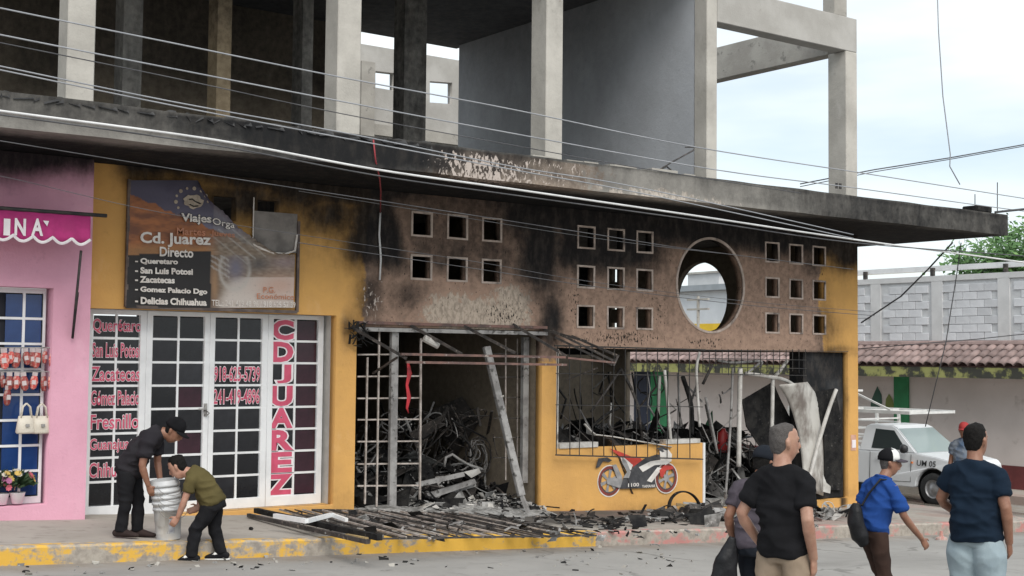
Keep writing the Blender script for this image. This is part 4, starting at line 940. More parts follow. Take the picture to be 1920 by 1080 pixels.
# magenta awning valance
an = thing('magenta_awning', 'magenta fabric awning with white scalloped edge and lettering', 'awning', (-1.6, -.6, 3))
AY = -.85; mag = pm('magenta_fabric', (.50, .035, .20), (.40, .03, .16), 5, .8, .2, 40)
a1 = PY(170, 404, AY); a0 = PY(-140, 380, AY); zv = PY(170, 462, AY).z; zt = a1.z
b = B(); vs = []
N = 60
for i in range(N+1):
    x = a0.x+(a1.x-a0.x)*i/N; wv = .012*math.sin(i*.8); ph = (a1.x-x)/.21; sc_ = abs(math.sin(ph*math.pi))
    vs += [(x, AY+wv*.3, zt), (x, AY+wv, zv+.10), (x, AY+wv*1.3, zv+.075-.06*sc_), (x, PYF, zt+.03)]
b.add(vs, [(4*i+j, 4*(i+1)+j, 4*(i+1)+j+1, 4*i+j+1) for i in range(N) for j in (0, 1)]+[(4*i+3, 4*(i+1)+3, 4*(i+1), 4*i) for i in range(N)])
o = b.build('canopy', mag, an, True); md = o.modifiers.new('t', 'SOLIDIFY'); md.thickness = .006
b = B(); pts = []
for i in range(N*2+1):
    x = a0.x+(a1.x-a0.x)*i/(N*2); ph = (a1.x-x)/.21; pts.append((x, AY-.006+.012*math.sin(i*.4), zv+.075-.06*abs(math.sin(ph*math.pi))))
b.loft([(p_, .008, .018) for p_ in pts], (0, 1, 0), 6); b.build('scalloped_trim', white_vinyl, an)
for s_, u in (('I', 12), ('N', 36), ('A', 68)):
    a = PY(u-9 if s_ != 'I' else u-4, 440, AY); c_ = PY(u+11 if s_ != 'I' else u+4, 412, AY); text_on(s_, onY(AY-.02), a.x, a.z, c_.x, c_.z, white_vinyl, an, .035)
p = PY(86, 414, AY-.02); B().add([(p.x-.03, AY-.02, p.z), (p.x+.035, AY-.02, p.z), (p.x+.015, AY-.02, p.z-.06)], [(0, 1, 2)]).build('lettering', white_vinyl, an)
rod(an, 'front_bar', [(a0.x, AY, zt+.01), (PY(200, 409, AY).x, AY, zt+.01)], .022, black_bar)
rod(an, 'folding_arm', [PY(152, 470, -.75), PY(143, 560, -.55), PY(136, 634, -.33)], .015, black_bar); rod(an, 'folding_arm', [PY(146, 548, -.40), PY(136, 634, -.33)], .014, black_bar)
B().bar((a1.x-.01, AY, zt), (a1.x-.01, PYF, zt+.03), .02).build('side_arm', black_bar, an)
# hanging red goods
redm = pm('red_packets', (.42, .06, .05), (.55, .30, .26), 22, .4, rnd=.45, lo=.45, hi=.6); clear = pm('clear_card', (.6, .52, .52), (.45, .38, .38), 9, .4)
rr = random.Random(5)
b = B(); yy = d_y-.12
rail = tag(B().tube([PY(-60, 652, yy), PY(104, 652, yy)], .008, 6).build('hanging_rail', grey_metal), 'thin rail holding red goods across the pink shop door', 'rail')
rail2 = tag(B().tube([PY(-60, 697, yy), PY(104, 697, yy)], .008, 6).build('hanging_rail', grey_metal), 'lower thin rail holding red goods across the pink shop door', 'rail')
proto = None
def mk_goods():
    t_ = thing('red_toy_pack', 'small red packet hanging from the rail across the pink shop door', 'packet', (0, 0, 0), 'red packets hanging in the pink shop doorway')
    b = B(); b.loft([(Vector((0, 0, h)), w_, .02) for h, w_ in ((-.21, .012), (-.19, .035), (-.12, .05), (-.06, .035), (-.05, .02))], (1, 0, 0), 10); b.build('packet', redm, t_, True)
    b = B(); b.box(-.03, .03, -.004, .004, -.05, -.005); b.build('card', clear, t_); b = B(); b.box(-.022, .022, -.026, -.02, -.15, -.10); b.build('card_print', clear, t_); return t_
proto = mk_goods(); firstp = True
for row, v in enumerate((652, 697)):
    u = 100-row*5; od = 0
    while u > 0:
        if not (row == 1 and 46 < u < 58):
            P = PY(u, v, yy-.01)
            if firstp: T = proto; firstp = False
            else:
                T = proto.copy(); COL.objects.link(T)
                for ch in proto.children: c_ = ch.copy(); COL.objects.link(c_); c_.parent = T
            T.location = P; T.rotation_euler = (0, rr.uniform(-.15, .15), rr.uniform(-.7, .7)); s_ = rr.uniform(.85, 1.15); T.scale = (s_, s_, s_)
            od += 1; T['label'] = '%s red packet from the pink pillar on the %s hanging rail' % (['first', 'second', 'third', 'fourth', 'fifth', 'sixth', 'seventh', 'eighth', 'ninth', 'tenth', 'eleventh'][od-1], ('upper', 'lower')[row]); T['group'] = 'red packets on the %s rail' % ('upper', 'lower')[row]
        u -= rr.uniform(11, 15)
T = proto.copy(); COL.objects.link(T)
for ch in proto.children: c_ = ch.copy(); COL.objects.link(c_); c_.parent = T
T.location = PY(15, 722, yy-.02); T['label'] = 'single red packet hanging below the two rows on the pink shop door'; T['group'] = 'red packets on the lower rail'
bagm = pm('cream_leather', (.66, .61, .52), (.56, .51, .43), 5, .5, .2, 40)
for (u, v, lab) in ((48, 796, 'cream handbag with tall handles hanging on the pink shop door'), (77, 796, 'cream handbag hanging nearest the pink pillar')):
    P = PY(u, v+17, d_y-.14); o = thing('handbag', lab, 'handbag', P, 'handbags on the pink shop door')
    b = B(); b.loft([(P+Vector((0, 0, h)), w_, d) for h, w_, d in ((0, .10, .05), (.02, .115, .06), (.12, .10, .045), (.20, .085, .02))], (1, 0, 0), 14); b.build('bag_body', bagm, o, True)
    for k in (-1, 1): B().tube([P+Vector((-.06, k*.02, .18)), P+Vector((-.04, k*.02, .30)), P+Vector((0, k*.02, .34)), P+Vector((.04, k*.02, .30)), P+Vector((.06, k*.02, .18))], .008, 6).build('handle', bagm, o, True)
    B().box(P.x-.02, P.x+.02, P.y-.075, P.y-.058, P.z+.08, P.z+.11).build('clasp', grey_metal, o)
def flowers(P, lab, seed, R_=.17):
    o = thing('flower_pot', lab, 'flower pot', P, 'flower pots on the pink shop step'); rr = random.Random(seed)
    b = B(); b.lathe(P, [(0, 0), (.055, 0), (.085, .12), (.09, .125), (.08, .12), (0, .11)], 18); b.build('pot', white_vinyl, o, True)
    petal = [pm('petal%d' % i, c_, tuple(x*.7 for x in c_), 8, .8) for i, c_ in enumerate(((.65, .60, .50), (.55, .12, .16), (.6, .42, .12), (.45, .15, .3), (.6, .35, .25)))] if not hasattr(flowers, 'm') else flowers.m; flowers.m = petal
    leaf = flowers.l if hasattr(flowers, 'l') else pm('bouquet_leaf', (.05, .10, .04), (.03, .06, .025), 8, .8); flowers.l = leaf
    b = B()
    for i in range(120):
        d = Vector((rr.gauss(0, 1), rr.gauss(0, .6), abs(rr.gauss(0, .8)))).normalized()*R_*rr.uniform(.4, 1.0); c_ = P+Vector((0, 0, .2))+d; e = d.orthogonal().normalized()*.03; g_ = d.normalized()*.06
        b.add([c_-e, c_+g_, c_+e, c_-g_], [(0, 1, 2, 3)])
    b.build('leaves', leaf, o)
    for i in range(16):
        d = Vector((rr.gauss(0, 1), -abs(rr.gauss(0, .6)), rr.uniform(-.2, 1))).normalized()*R_*rr.uniform(.8, 1.05); c_ = P+Vector((0, 0, .22))+d; ax = d.normalized(); a = ax.orthogonal().normalized(); k2 = ax.cross(a)
        b = B(); R2 = rr.uniform(.03, .055)
        for q_ in range(8):
            an_ = q_*math.pi/4; dd = a*math.cos(an_)+k2*math.sin(an_); pp = a*-math.sin(an_)+k2*math.cos(an_); b.add([c_, c_+dd*R2*.7+pp*R2*.3+ax*.008, c_+dd*R2+ax*.014, c_+dd*R2*.7-pp*R2*.3+ax*.008], [(0, 1, 2, 3)])
        b.build('flower', petal[i % 5], o)
flowers(PY(32, 944, PYF+.08), 'white pot of mixed artificial flowers on the pink step', 1); flowers(PY(2, 946, PYF+.1), 'flower pot cut off by the left edge of the picture', 2, .16)
# ================================================================== ACROSS THE SIDE STREET
OX = 22.5
ob = thing('tiled_eave_building', 'grey concrete block building with red tiled eave across the side street', 'building', (OX, 5, -1.1))
beige = pm('beige_render', (.60, .54, .51), (.54, .485, .455), .8, .9, .1, 20, c3=(.36, .31, .28), sc3=2.5, lo3=.6, hi3=.8)
z_top = PX(1765, 518, OX).z; z_tile = PX(1765, 650, OX).z; zg = zs(20.5)-.02
YA, YB = 1.0, 9.6
B().box(OX+.03, OX+.25, YA, YB, 1.9, z_top-.02).build('core_wall', pm('mortar', (.60, .61, .62), (.54, .55, .56), 6, .95, .3), ob)
blk = pm('concrete_block', (.66, .67, .69), (.58, .59, .61), 3, .95, .3, 40, rnd=.10)
bw, bh = .40, .2; src = None; r = 0; z = z_tile-.05
tie_m = pm('tie_concrete', (.63, .63, .63), (.56, .56, .56), 2, .95, .2, 30)
cols_y = [PX(u, 560, OX).y for u in (1642, 1757, 1882)]
while z+bh < z_top-.12:
    y = YA+(.2 if r % 2 else 0)
    while y+bw < YB:
        if not any(abs(y+bw/2-c_) < .27 for c_ in cols_y):
            loc = (OX, y, z)
            if src is None: me = B().box(0, .05, .006, bw-.006, .006, bh-.006).mesh('block'); bevel(me, .006); src = obj('concrete_block', me, blk, ob, loc)
            else: inst(src, (OX+random.uniform(-.004, .004), y, z), ob)
        y += bw
    z += bh; r += 1
for c_ in cols_y: B().box(OX-.012, OX+.029, c_-.16, c_+.16, 1.9, z_top-.12).build('tie_column', tie_m, ob)
B().box(OX-.015, OX+.26, YA, YB, z_top-.118, z_top+.02).build('bond_beam', tie_m, ob)
# white gutter pipe on brackets above the wall
gz = PX(1765, 505, OX).z
B().box(OX+.05, OX+.2, YA, YB, gz-.03, gz+.10).build('roof_edge', white_al, ob)
for u in (1622, 1748, 1885): y = PX(u, 515, OX).y; B().box(OX-.02, OX+.05, y-.05, y+.05, z_top+.022, gz+.05).build('bracket', char_metal, ob)
# tiles
t = pm('clay_tile', (.30, .22, .205), (.22, .16, .15), 6, .85, .2, 30, c3=(.14, .09, .085), sc3=9, lo3=.6, hi3=.75, rnd=.25)
vs, fs = [], []; n = 7; L_ = .36
for j, (k, rr_) in enumerate(((0, .125), (1, .105))):
    for i in range(n+1):
        a = math.pi*i/n; vs.append((-L_*(1-k)*1.0, math.cos(a)*rr_, math.sin(a)*rr_*.75))
fs = [(i, i+1, n+1+i+1, n+1+i) for i in range(n)]
tb = B(); tb.add(vs, fs); me = tb.mesh('tile', True, False)
bm = bmesh.new(); bm.from_mesh(me); bmesh.ops.solidify(bm, geom=bm.faces[:], thickness=.016); bm.to_mesh(me); bm.free()
eave_x = OX-.95; z_e = PX(1765, 686, eave_x).z; z_w = z_tile; slope = math.atan2(z_w-z_e, .95)
tsrc = None; nrow = 3
for rw in range(nrow):
    y = YA+.1
    while y < 17.5:
        f_ = (nrow-rw-.05)/nrow
        loc = (OX-.95+.95*(rw+1)/nrow, y+random.uniform(-.012, .012), z_e+(z_w-z_e)*(rw+1)/nrow+random.uniform(-.008, .008)+.02)
        if tsrc is None: tsrc = obj('roof_tile', me, t, ob, loc)
        else: tsrc_ = inst(tsrc, loc, ob)
        (tsrc if tsrc.location == Vector(loc) else tsrc_).rotation_euler = (0, -slope, random.uniform(-.02, .02))
        y += .245
b = B(); b.add([(eave_x+.02, YA, z_e-.02), (OX, YA, z_w-.02), (OX, 18, z_w-.02), (eave_x+.02, 18, z_e-.02)], [(0, 1, 2, 3)]); b.build('tile_deck', pm('roof_deck', (.16, .09, .08), (.10, .06, .05), 4, .9), ob)
B().tube([(OX-.02, YA, z_w+.06), (OX-.02, 18, z_w+.06)], .09, 8).build('ridge_capping', t, ob)
z_f = PX(1765, 708, eave_x).z
yel = pm('faded_yellow_board', (.36, .36, .13), (.26, .26, .09), 3, .85, c3=(.05, .05, .04), sc3=3, lo3=.44, hi3=.56, stretch=(1, 1, 1))
B().box(eave_x+.03, eave_x+.09, YA, 18, z_f, z_e-.03).build('eave_board', yel, ob)
B().box(eave_x+.09, OX, YA, 18, z_f+.05, z_f+.09).build('eave_soffit', beige, ob)
B().box(OX, OX+.2, YA, 18, zg+.55, z_f+.3).build('lower_wall', beige, ob)
redb = pm('dark_red_base', (.16, .035, .035), (.11, .025, .025), 2, .8, c3=(.35, .30, .28), sc3=5, lo3=.68, hi3=.75)
B().box(OX-.02, OX+.2, YA, 18, zg-.5, zg+.55).build('painted_base', redb, ob)
grn = pm('green_paint', (.035, .22, .09), (.03, .17, .07), 3, .85)
for u0_, u1_ in ((1678, 1705), (1222, 1252)):
    a = PX(u0_, 730, OX).y; c_ = PX(u1_, 730, OX).y; B().box(OX-.05, OX-.002, c_, a, zg+.55, z_f+.04).build('green_pilaster', grn, ob)
a = PX(1190, 730, OX).y; c_ = PX(1221, 730, OX).y; B().box(OX-.03, OX-.002, c_, a, zg+.55, z_f+.04).build('blue_door', pm('blue_door', (.02, .027, .05), (.016, .022, .04), 3, .8), ob)
leafg = [pm('leaf_dark', (.05, .11, .08), (.04, .09, .07), 4, .85), pm('leaf_light', (.18, .21, .06), (.15, .18, .05), 4, .85)]
for i, L_ in enumerate(([(1632, 772), (1633, 752), (1640, 735), (1645, 724), (1653, 740), (1654, 755), (1648, 768), (1640, 775)], [(1660, 760), (1661, 748), (1667, 738), (1674, 750), (1677, 762), (1672, 772), (1665, 774)])):
    P = [PX(u, v, OX-.012-.002*i) for u, v in L_]; tri = tessellate_polygon([P]); b = B(); b.add(P, [tuple(k) for k in tri]); o = b.build('painted_leaf', leafg[i], ob)
# pavement in front of it
b = B(); b.box(OX-1.5, OX, -2, 30, zg-.6, zg); setkind(b.build('far_pavement', pave_m), 'structure')
# white building beyond, seen through the round openings
wb = thing('white_warehouse', 'white building with yellow lower band seen through the round opening', 'building', (30, 19, -1.2))
WX = 30; a = PX(1268, 580, WX).y+3; c_ = PX(1400, 580, WX).y-2
zt_ = PX(1316, 546, WX).z; zy = PX(1316, 607, WX).z
B().box(WX, WX+8, c_, a, zy, zt_).build('wall', pm('white_cladding', (.62, .65, .68), (.56, .59, .62), 2, .6), wb)
B().box(WX-.03, WX+8, c_, a, -1.5, zy-.002).build('yellow_band', pm('yellow_band', (.75, .50, .03), (.68, .45, .03), 2, .7), wb)
B().box(WX-.3, WX+8, c_, a, zt_+.002, zt_+.22).build('roof_edge', pm('grey_roof', (.30, .33, .36), (.26, .29, .31), 2, .6), wb)
p = PX(1320, 540, WX+1); B().box(WX+1, WX+3, p.y-.8, p.y+.9, zt_+.224, zt_+.75).build('rooftop_tank_room', pm('pale_room', (.55, .55, .55), (.5, .5, .5), 2, .8), wb)
B().box(WX+.9, WX+3.1, p.y-.95, p.y+1.05, zt_+.752, zt_+.83).build('tank_room_roof', concrete, wb)
up = thing('utility_pole', 'thin utility pole with crossarms seen through the round opening', 'pole', PX(1308, 640, 26))
p = PX(1309, 600, 26); B().tube([(26, p.y, -1.5), (26, p.y, PX(1309, 555, 26).z)], .05, 8).build('shaft', concrete, up)
for dz in (-.12, -.45): z = PX(1309, 555, 26).z+dz; B().box(25.95, 26.05, p.y-.5, p.y+.5, z-.03, z+.03).build('crossarm', concrete, up)
# ---- tree behind
def tree(P, h, R_, lab, seed):
    o = thing('broadleaf_tree', lab, 'tree', P); rr = random.Random(seed)
    bark = pm('bark', (.12, .09, .07), (.07, .05, .04), 6, .9)
    b = B(); top = P+Vector((0, 0, h*.6)); b.tube([P, P+Vector((.1, 0, h*.3)), top], [.25, .2, .12], 8)
    cl = []
    for i in range(26):
        d = Vector((rr.gauss(0, 1), rr.gauss(0, 1), rr.gauss(.1, .6))).normalized()*R_*rr.uniform(.35, 1.0); d.z *= .7; e = P+Vector((0, 0, h*.72))+d; cl.append(e)
        b.tube([P+Vector((.05, 0, h*.45)), (top+e)/2+Vector((0, 0, .2)), e], [.1, .06, .02], 5)
    b.build('trunk', bark, o)
    b = B()
    for e in cl:
        for k in range(330):
            d = Vector((rr.gauss(0, 1), rr.gauss(0, 1), rr.gauss(0, .8)))*R_*.17; c_ = e+d; a = Vector((rr.gauss(0, 1), rr.gauss(0, 1), rr.gauss(0, 1))).normalized(); q_ = a.orthogonal().normalized()*.07; a = a*.15
            b.add([c_-a, c_+q_, c_+a, c_-q_], [(0, 1, 2, 3)])
    me = b.mesh('crown', False, False); obj('crown', me, pm('leaf_green', (.10, .21, .06), (.06, .14, .04), 1.2, .7, c3=(.17, .29, .09), sc3=2.5, lo3=.55, hi3=.7), o)
p = PD(1918, 466, 55); tree(Vector((p.x, p.y, -1.5)), p.z+1.5+1.6, 2.7, 'leafy green tree rising behind the block wall under the canopy tip', 21)
p = PD(1990, 470, 60); tree(Vector((p.x, p.y, -1.5)), p.z+1.5+1.5, 2.6, 'second leafy tree at the right edge behind the block wall', 22)
# ================================================================== PICKUP TRUCK
wx = 18.4; wf = PX(1748, 922, wx); gz = zr(18.9); TY = wf.y-.86+.0
tk = thing('pickup_truck', 'white pickup truck with welded rack parked in the side street', 'truck', (19.2, wf.y+1.5, gz))
paintw = NT('white_car_paint').set((.72, .74, .76), .3, spec=.5); tyre_m = black_rubber; trim = NT('black_trim').set((.02, .02, .022), .5); chrome = pm('steel_rim', (.45, .45, .46), (.3, .3, .31), 6, .4, metal=.6)
XR, XL = 18.40, 20.10
carglass = NT('car_glass').set((.03, .04, .042), .06, spec=.6)
def sideprof(pts): return [(TY+(s_ if s_ > .45 else .27+s_*.40), gz+h) for s_, h in pts]
def arch(c_, r_, a0=0., a1=math.pi, n=12): return [(c_+r_*math.cos(a1+(a0-a1)*i/n), .36+r_*math.sin(a1+(a0-a1)*i/n)) for i in range(n+1)]
prof = [(.0, .50), (.30, .36)]+arch(.86, .43)+[(1.35, .34), (2.88, .34), (2.88, 1.06), (1.30, 1.08), (.75, 1.02), (.22, .95), (.05, .86), (.0, .70)]
b = B(); pr = sideprof(prof); b.prism(pr, lambda y, z: (XR, y, z), lambda y, z: (XL, y, z)); me = b.mesh('body'); 
xmat(me, lambda p: Vector((p.x+(.05*max(0, (p.z-gz-.75))/.3 if p.x < 19 else -.05*max(0, (p.z-gz-.75))/.3), p.y, p.z))); bevel(me, .03, 2); body = obj('body', me, paintw, tk)
bedp = [(2.92, .48)]+[(s_, h) for s_, h in arch(3.78, .43)]+[(4.35, .45), (5.0, .48), (5.0, 1.05), (2.92, 1.05)]
bedp = [(2.92, .48), (3.35, .46)]+arch(3.78, .42)+[(4.2, .46), (5.0, .48), (5.0, 1.05), (2.92, 1.05)]
b = B(); b.prism(sideprof(bedp), lambda y, z: (XR+.02, y, z), lambda y, z: (XL-.02, y, z)); me = b.mesh('bed'); bevel(me, .02); obj('cargo_bed', me, paintw, tk)
# cab greenhouse
def gv(x_in, s_, h, side): return Vector(((XR+x_in) if side < 0 else (XL-x_in), TY+s_, gz+h))
G = [(.06, 1.28, 1.07), (.20, 1.92, 1.60), (.22, 2.05, 1.65), (.22, 2.66, 1.66), (.19, 2.78, 1.60), (.06, 2.87, 1.05)]
b = B(); vs = [gv(*g_, -1) for g_ in G]+[gv(*g_, 1) for g_ in G]; k = len(G)
b.add(vs, [tuple(range(k)), tuple(range(2*k-1, k-1, -1))]+[(i, (i+1) % k, (i+1) % k+k, i+k) for i in range(k)]); me = b.mesh('cab'); bevel(me, .025, 2); cab = obj('cab', me, paintw, tk)
def quad(name, P, m, parent, off=.006):
    n_ = (P[1]-P[0]).cross(P[2]-P[0]).normalized()*off
    if (P[0]+n_-CAM).length > (P[0]-CAM).length: n_ = -n_
    b = B(); k = len(P); Q = [p_+n_ for p_ in P]; b.add(Q+[p_-n_*.2 for p_ in P], [tuple(range(k))]+[(i, (i+1) % k, (i+1) % k+k, i+k) for i in range(k)]); return b.build(name, m, parent)
ins = lambda s_, h: gv(.06+(h-1.06)/.54*.14, s_, h, -1)
quad('side_window', [ins(1.58, 1.13), ins(1.98, 1.54), ins(2.48, 1.56), ins(2.52, 1.13)], carglass, cab)
ws = [gv(.10, 1.305, 1.09, -1), gv(.24, 1.90, 1.58, -1), gv(.24, 1.90, 1.58, 1), gv(.10, 1.305, 1.09, 1)]
quad('windscreen', ws, NT('windscreen_glass').set((.30, .36, .36), .08, spec=.7), cab, .01)  # pale base colour stands in for a reflection in the glass
B().bar(gv(.06, 1.50, 1.12, -1)-Vector((.01, 0, 0)), gv(.06, 1.60, 1.12, -1), .01).build('mirror_stem', trim, cab)
mb = B(); c_ = gv(-.08, 1.52, 1.17, -1); mb.loft([(c_+Vector((-.0, -.07, 0)), .05, .07), (c_+Vector((0, 0, 0)), .09, .10), (c_+Vector((0, .06, 0)), .085, .095)], (1, 0, 0), 12); mb.build('wing_mirror', trim, cab, True)
for s_, h in ((2.25, .95),): c_ = gv(-.015, s_, h, -1); B().box(c_.x-.01, c_.x+.02, c_.y-.08, c_.y+.08, c_.z-.02, c_.z+.02).build('door_handle', paintw, body)
seam = NT('door_gap').set((.05, .05, .05), .8)
for a, c_ in (((1.42, .46), (1.42, 1.05)), ((2.52, .42), (2.52, 1.05)), ((1.42, .46), (2.52, .42))): B().bar(gv(-.002 if a[1] < .8 else 0, *a, -1), gv(.03 if c_[1] > .8 else -.002, *c_, -1), .008).build('door_gap', seam, body)
B().box(XR-.012, XR+.02, TY+1.36, TY+1.40, gz+.86, gz+.90).build('side_indicator', pm('amber', (.8, .25, .06), (.7, .2, .05), 4, .4), body)
B().box(XR+.05, XL-.05, TY+.20, TY+.34, gz+.36, gz+.60).build('bumper', trim, body, bev=.03)
for x_ in (XR+.06, XL-.36): B().box(x_, x_+.30, TY+.25, TY+.36, gz+.68, gz+.86).build('headlight', NT('lamp_glass').set((.6, .62, .64), .1), body, bev=.03)
B().box(XR+.42, XL-.42, TY+.25, TY+.30, gz+.64, gz+.84).build('radiator_grille', trim, body, bev=.01)
for s_ in (.86, 3.78):
    for x_, sg in ((XR-.0, 1), (XL, -1)):
        c_ = Vector((x_+.02*sg, TY+s_, gz+.345)); b = B(); b.lathe(c_, [(.20, 0), (.30, -.005*sg), (.335, .02*sg), (.345, .06*sg), (.345, .16*sg), (.33, .2*sg), (.2, .21*sg)], 28, 'X'); tw = b.build('tyre', tyre_m, tk, True)
        b = B(); b.lathe(c_, [(.205, .002*sg), (.205, .03*sg), (.17, .05*sg), (.10, .03*sg), (.07, .0), (.0, .0)], 24, 'X'); b.build('rim', chrome, tw, True)
        b = B(); b.lathe(c_, [(.42, .06*sg), (.42, .26*sg), (0, .26*sg)], 20, 'X'); b.build('wheel_well', trim, tk)
a = lambda s_, h: Vector((XR-.006, TY+s_, gz+h))
text_on('UM 05', lambda p_, q_: Vector((XR+.0-.004+.05*max(0, q_-.75)/.3-.004, TY+p_, gz+q_)), 1.26, .82, .78, .94, trim, body, .012)
rw = pm('white_rack', (.72, .72, .70), (.60, .60, .58), 5, .5)
for h in (1.15, 1.32, 1.49, 1.66): 
    for x_ in (XR+.05, XL-.05): B().bar((x_, TY+2.95, gz+h), (x_, TY+4.95, gz+h), .10, .03).build('stake_board', rw, tk)
for s_ in (2.97, 3.6, 4.25, 4.93):
    for x_ in (XR+.05, XL-.05): B().box(x_-.03, x_+.03, TY+s_-.03, TY+s_+.03, gz+1.05, gz+1.92).build('stake_post', rw, tk)
for h in (1.15, 1.35, 1.55, 1.75): B().bar((XR+.05, TY+2.97, gz+h), (XL-.05, TY+2.97, gz+h), .09, .03).build('headboard_bar', rw, tk)
for x_ in (XR+.05, XL-.05): B().bar((x_, TY+4.95, gz+1.95), (x_, TY+1.45, gz+1.95), .05, .07).build('rack_rail', rw, tk)
for s_ in (1.47, 2.2, 2.97, 4.0, 4.9): B().bar((XR+.05, TY+s_, gz+1.945), (XL-.05, TY+s_, gz+1.945), .05, .05).build('rack_crossbar', rw, tk)
for s_ in (2.97, 4.2):
    B().box(XR+.02, XR+.08, TY+s_-.03, TY+s_+.03, gz+1.985, gz+2.38).build('rack_post', rw, tk); B().bar((XR+.05, TY+s_, gz+2.36), (XR+.05, TY+s_-1.0, gz+1.99), .04).build('rack_brace', rw, tk)
    B().box(XR-.02, XR+.2, TY+s_-.12, TY+s_+.2, gz+2.385, gz+2.43).build('rack_cap', rw, tk)
# broken kerb stub
p = PG(1765, 1012, -.16); o = thing('kerb_stub', 'small broken red-painted concrete stub at the kerb', 'concrete stub', p)
b = B(); b.loft([(p+Vector((0, 0, h)), w_, w_*.8) for h, w_ in ((-.02, .1), (.03, .095), (.05, .04), (.13, .025))], (1, 0, 0), 7); b.build('stub', pm('stub_red', (.42, .16, .13), (.5, .42, .38), 9, .9), o)

# ================================================================== OVERHEAD CABLES (strung along the kerb, past both edges)
def cable(name, label, pts, y, r, m, group=None, yend=None):
    P = [PY(u, v, y+((yend-y)*(u/1920) if yend is not None else 0)) for u, v in pts]; fine = []
    for i in range(len(P)-1):
        p0, p1, p2, p3 = P[max(i-1, 0)], P[i], P[i+1], P[min(i+2, len(P)-1)]
        for k in range(6):
            s_ = k/6; fine.append(.5*((2*p1)+(p2-p0)*s_+(2*p0-5*p1+4*p2-p3)*s_*s_+(3*p1-p0-3*p2+p3)*s_**3))
    fine.append(P[-1]); o = B().tube(fine, r, 6).build(name, m, None, True); return tag(o, label, 'cable', group)
G_ = 'overhead cables along the street'
cable('overhead_cable', 'topmost pale overhead cable crossing the upper storey', [(-150, -18), (0, 15), (320, 80), (640, 145), (960, 205), (1300, 275), (1620, 325), (1920, 372), (2100, 400)], -3.0, 0.0079, cable_grey, G_)
cable('overhead_cable', 'second overhead cable from the top crossing the columns', [(-150, 33), (0, 65), (320, 128), (640, 190), (960, 250), (1340, 318), (1600, 352), (1860, 388), (2050, 412)], -3.0, 0.0079, cable_grey, G_)
cable('overhead_cable', 'thin dark cable just below the second overhead cable', [(-150, 50), (0, 80), (320, 145), (640, 213), (960, 272), (1200, 315), (1500, 362)], -3.05, 0.0058, cable_m, G_)
cable('overhead_cable', 'upper strand of the twin pale cable grazing the slab edge', [(-150, 93), (0, 124), (320, 190), (640, 248), (960, 312), (1200, 352), (1600, 440)], -3.0, 0.0072, cable_grey, G_)
cable('overhead_cable', 'lower strand of the twin pale cable grazing the slab edge', [(-150, 101), (0, 131), (320, 197), (640, 258), (960, 318), (1200, 362), (1600, 447)], -3.02, 0.0072, cable_grey, G_)
cable('overhead_cable', 'thick bright white cable running below the slab edge', [(-150, 186), (0, 208), (400, 262), (700, 317), (950, 353), (1300, 404), (1600, 449), (1920, 492), (2100, 520)], -2.9, .0135, cable_white, G_)
cable('overhead_cable', 'dark cable close under the thick white cable', [(-150, 196), (0, 215), (400, 272), (700, 328), (950, 364), (1300, 412), (1600, 455), (1920, 480), (2100, 496)], -2.92, 0.0086, cable_m, G_)
cable('overhead_cable', 'faint cable running from above the banner to the round opening', [(-150, 240), (0, 264), (420, 332), (760, 384), (1120, 440), (1300, 468), (1600, 505)], -2.9, 0.0050, cable_m, G_)
cable('overhead_cable', 'faint grey cable passing over the first row of small openings', [(560, 358), (760, 390), (1120, 447), (1350, 475)], -.35, 0.0043, cable_grey, G_)
cable('overhead_cable', 'faint grey cable across the middle of the banner', [(-150, 310), (0, 330), (300, 398), (640, 452), (900, 492), (1120, 530), (1400, 565), (1640, 585)], -2.9, .0032, cable_m, G_)
cable('overhead_cable', 'lower faint grey cable passing the second row of small openings', [(560, 455), (640, 467), (900, 505), (1120, 538), (1400, 572), (1640, 592)], -2.9, 0.0043, cable_m, G_)
def cable3(label, P, r, m, group): o = B().tube(P, r, 5).build('overhead_cable', m, None, True); tag(o, label, 'cable', group)
G2 = 'cables over the side street'
cable3('thin cable rising to the right in the open sky', [PD(1500, 345, 30), PD(1640, 318, 30), PD(1780, 296, 30), PD(1960, 264, 30)], .014, cable_m, G2)
cable3('thinner cable just under the rising one in the sky', [PD(1500, 350, 30), PD(1640, 322, 30), PD(1780, 299, 30), PD(1960, 267, 30)], .010, cable_m, G2)
cable3('loose cable hanging down the sky from the top edge', [PD(1757, -30, 26), PD(1760, 60, 26), PD(1768, 180, 26), PD(1782, 290, 26), PD(1781, 312, 26), PD(1800, 346, 26)], .012, cable_grey, G2)
cable3('dark cable slanting down from the canopy tip to the block wall', [PD(1786, 455, 24), PD(1740, 505, 25), PD(1690, 555, 26), PD(1615, 605, 27)], .016, cable_m, G2)
cable3('cable hanging down in front of the block wall', [PD(1802, 455, 24), PD(1793, 520, 24), PD(1780, 600, 24), PD(1774, 640, 24), PD(1735, 800, 24)], .010, cable_m, G2)
cable3('thin cable across the block wall low down', [PD(1600, 655, 24.5), PD(1720, 645, 24.5), PD(1830, 636, 24.5), PD(1960, 622, 24.5)], .009, cable_m, G2)
cable3('short dark cable at the right edge by the canopy tip', [PD(1865, 398, 20), PD(1960, 388, 20)], .018, cable_m, G2)
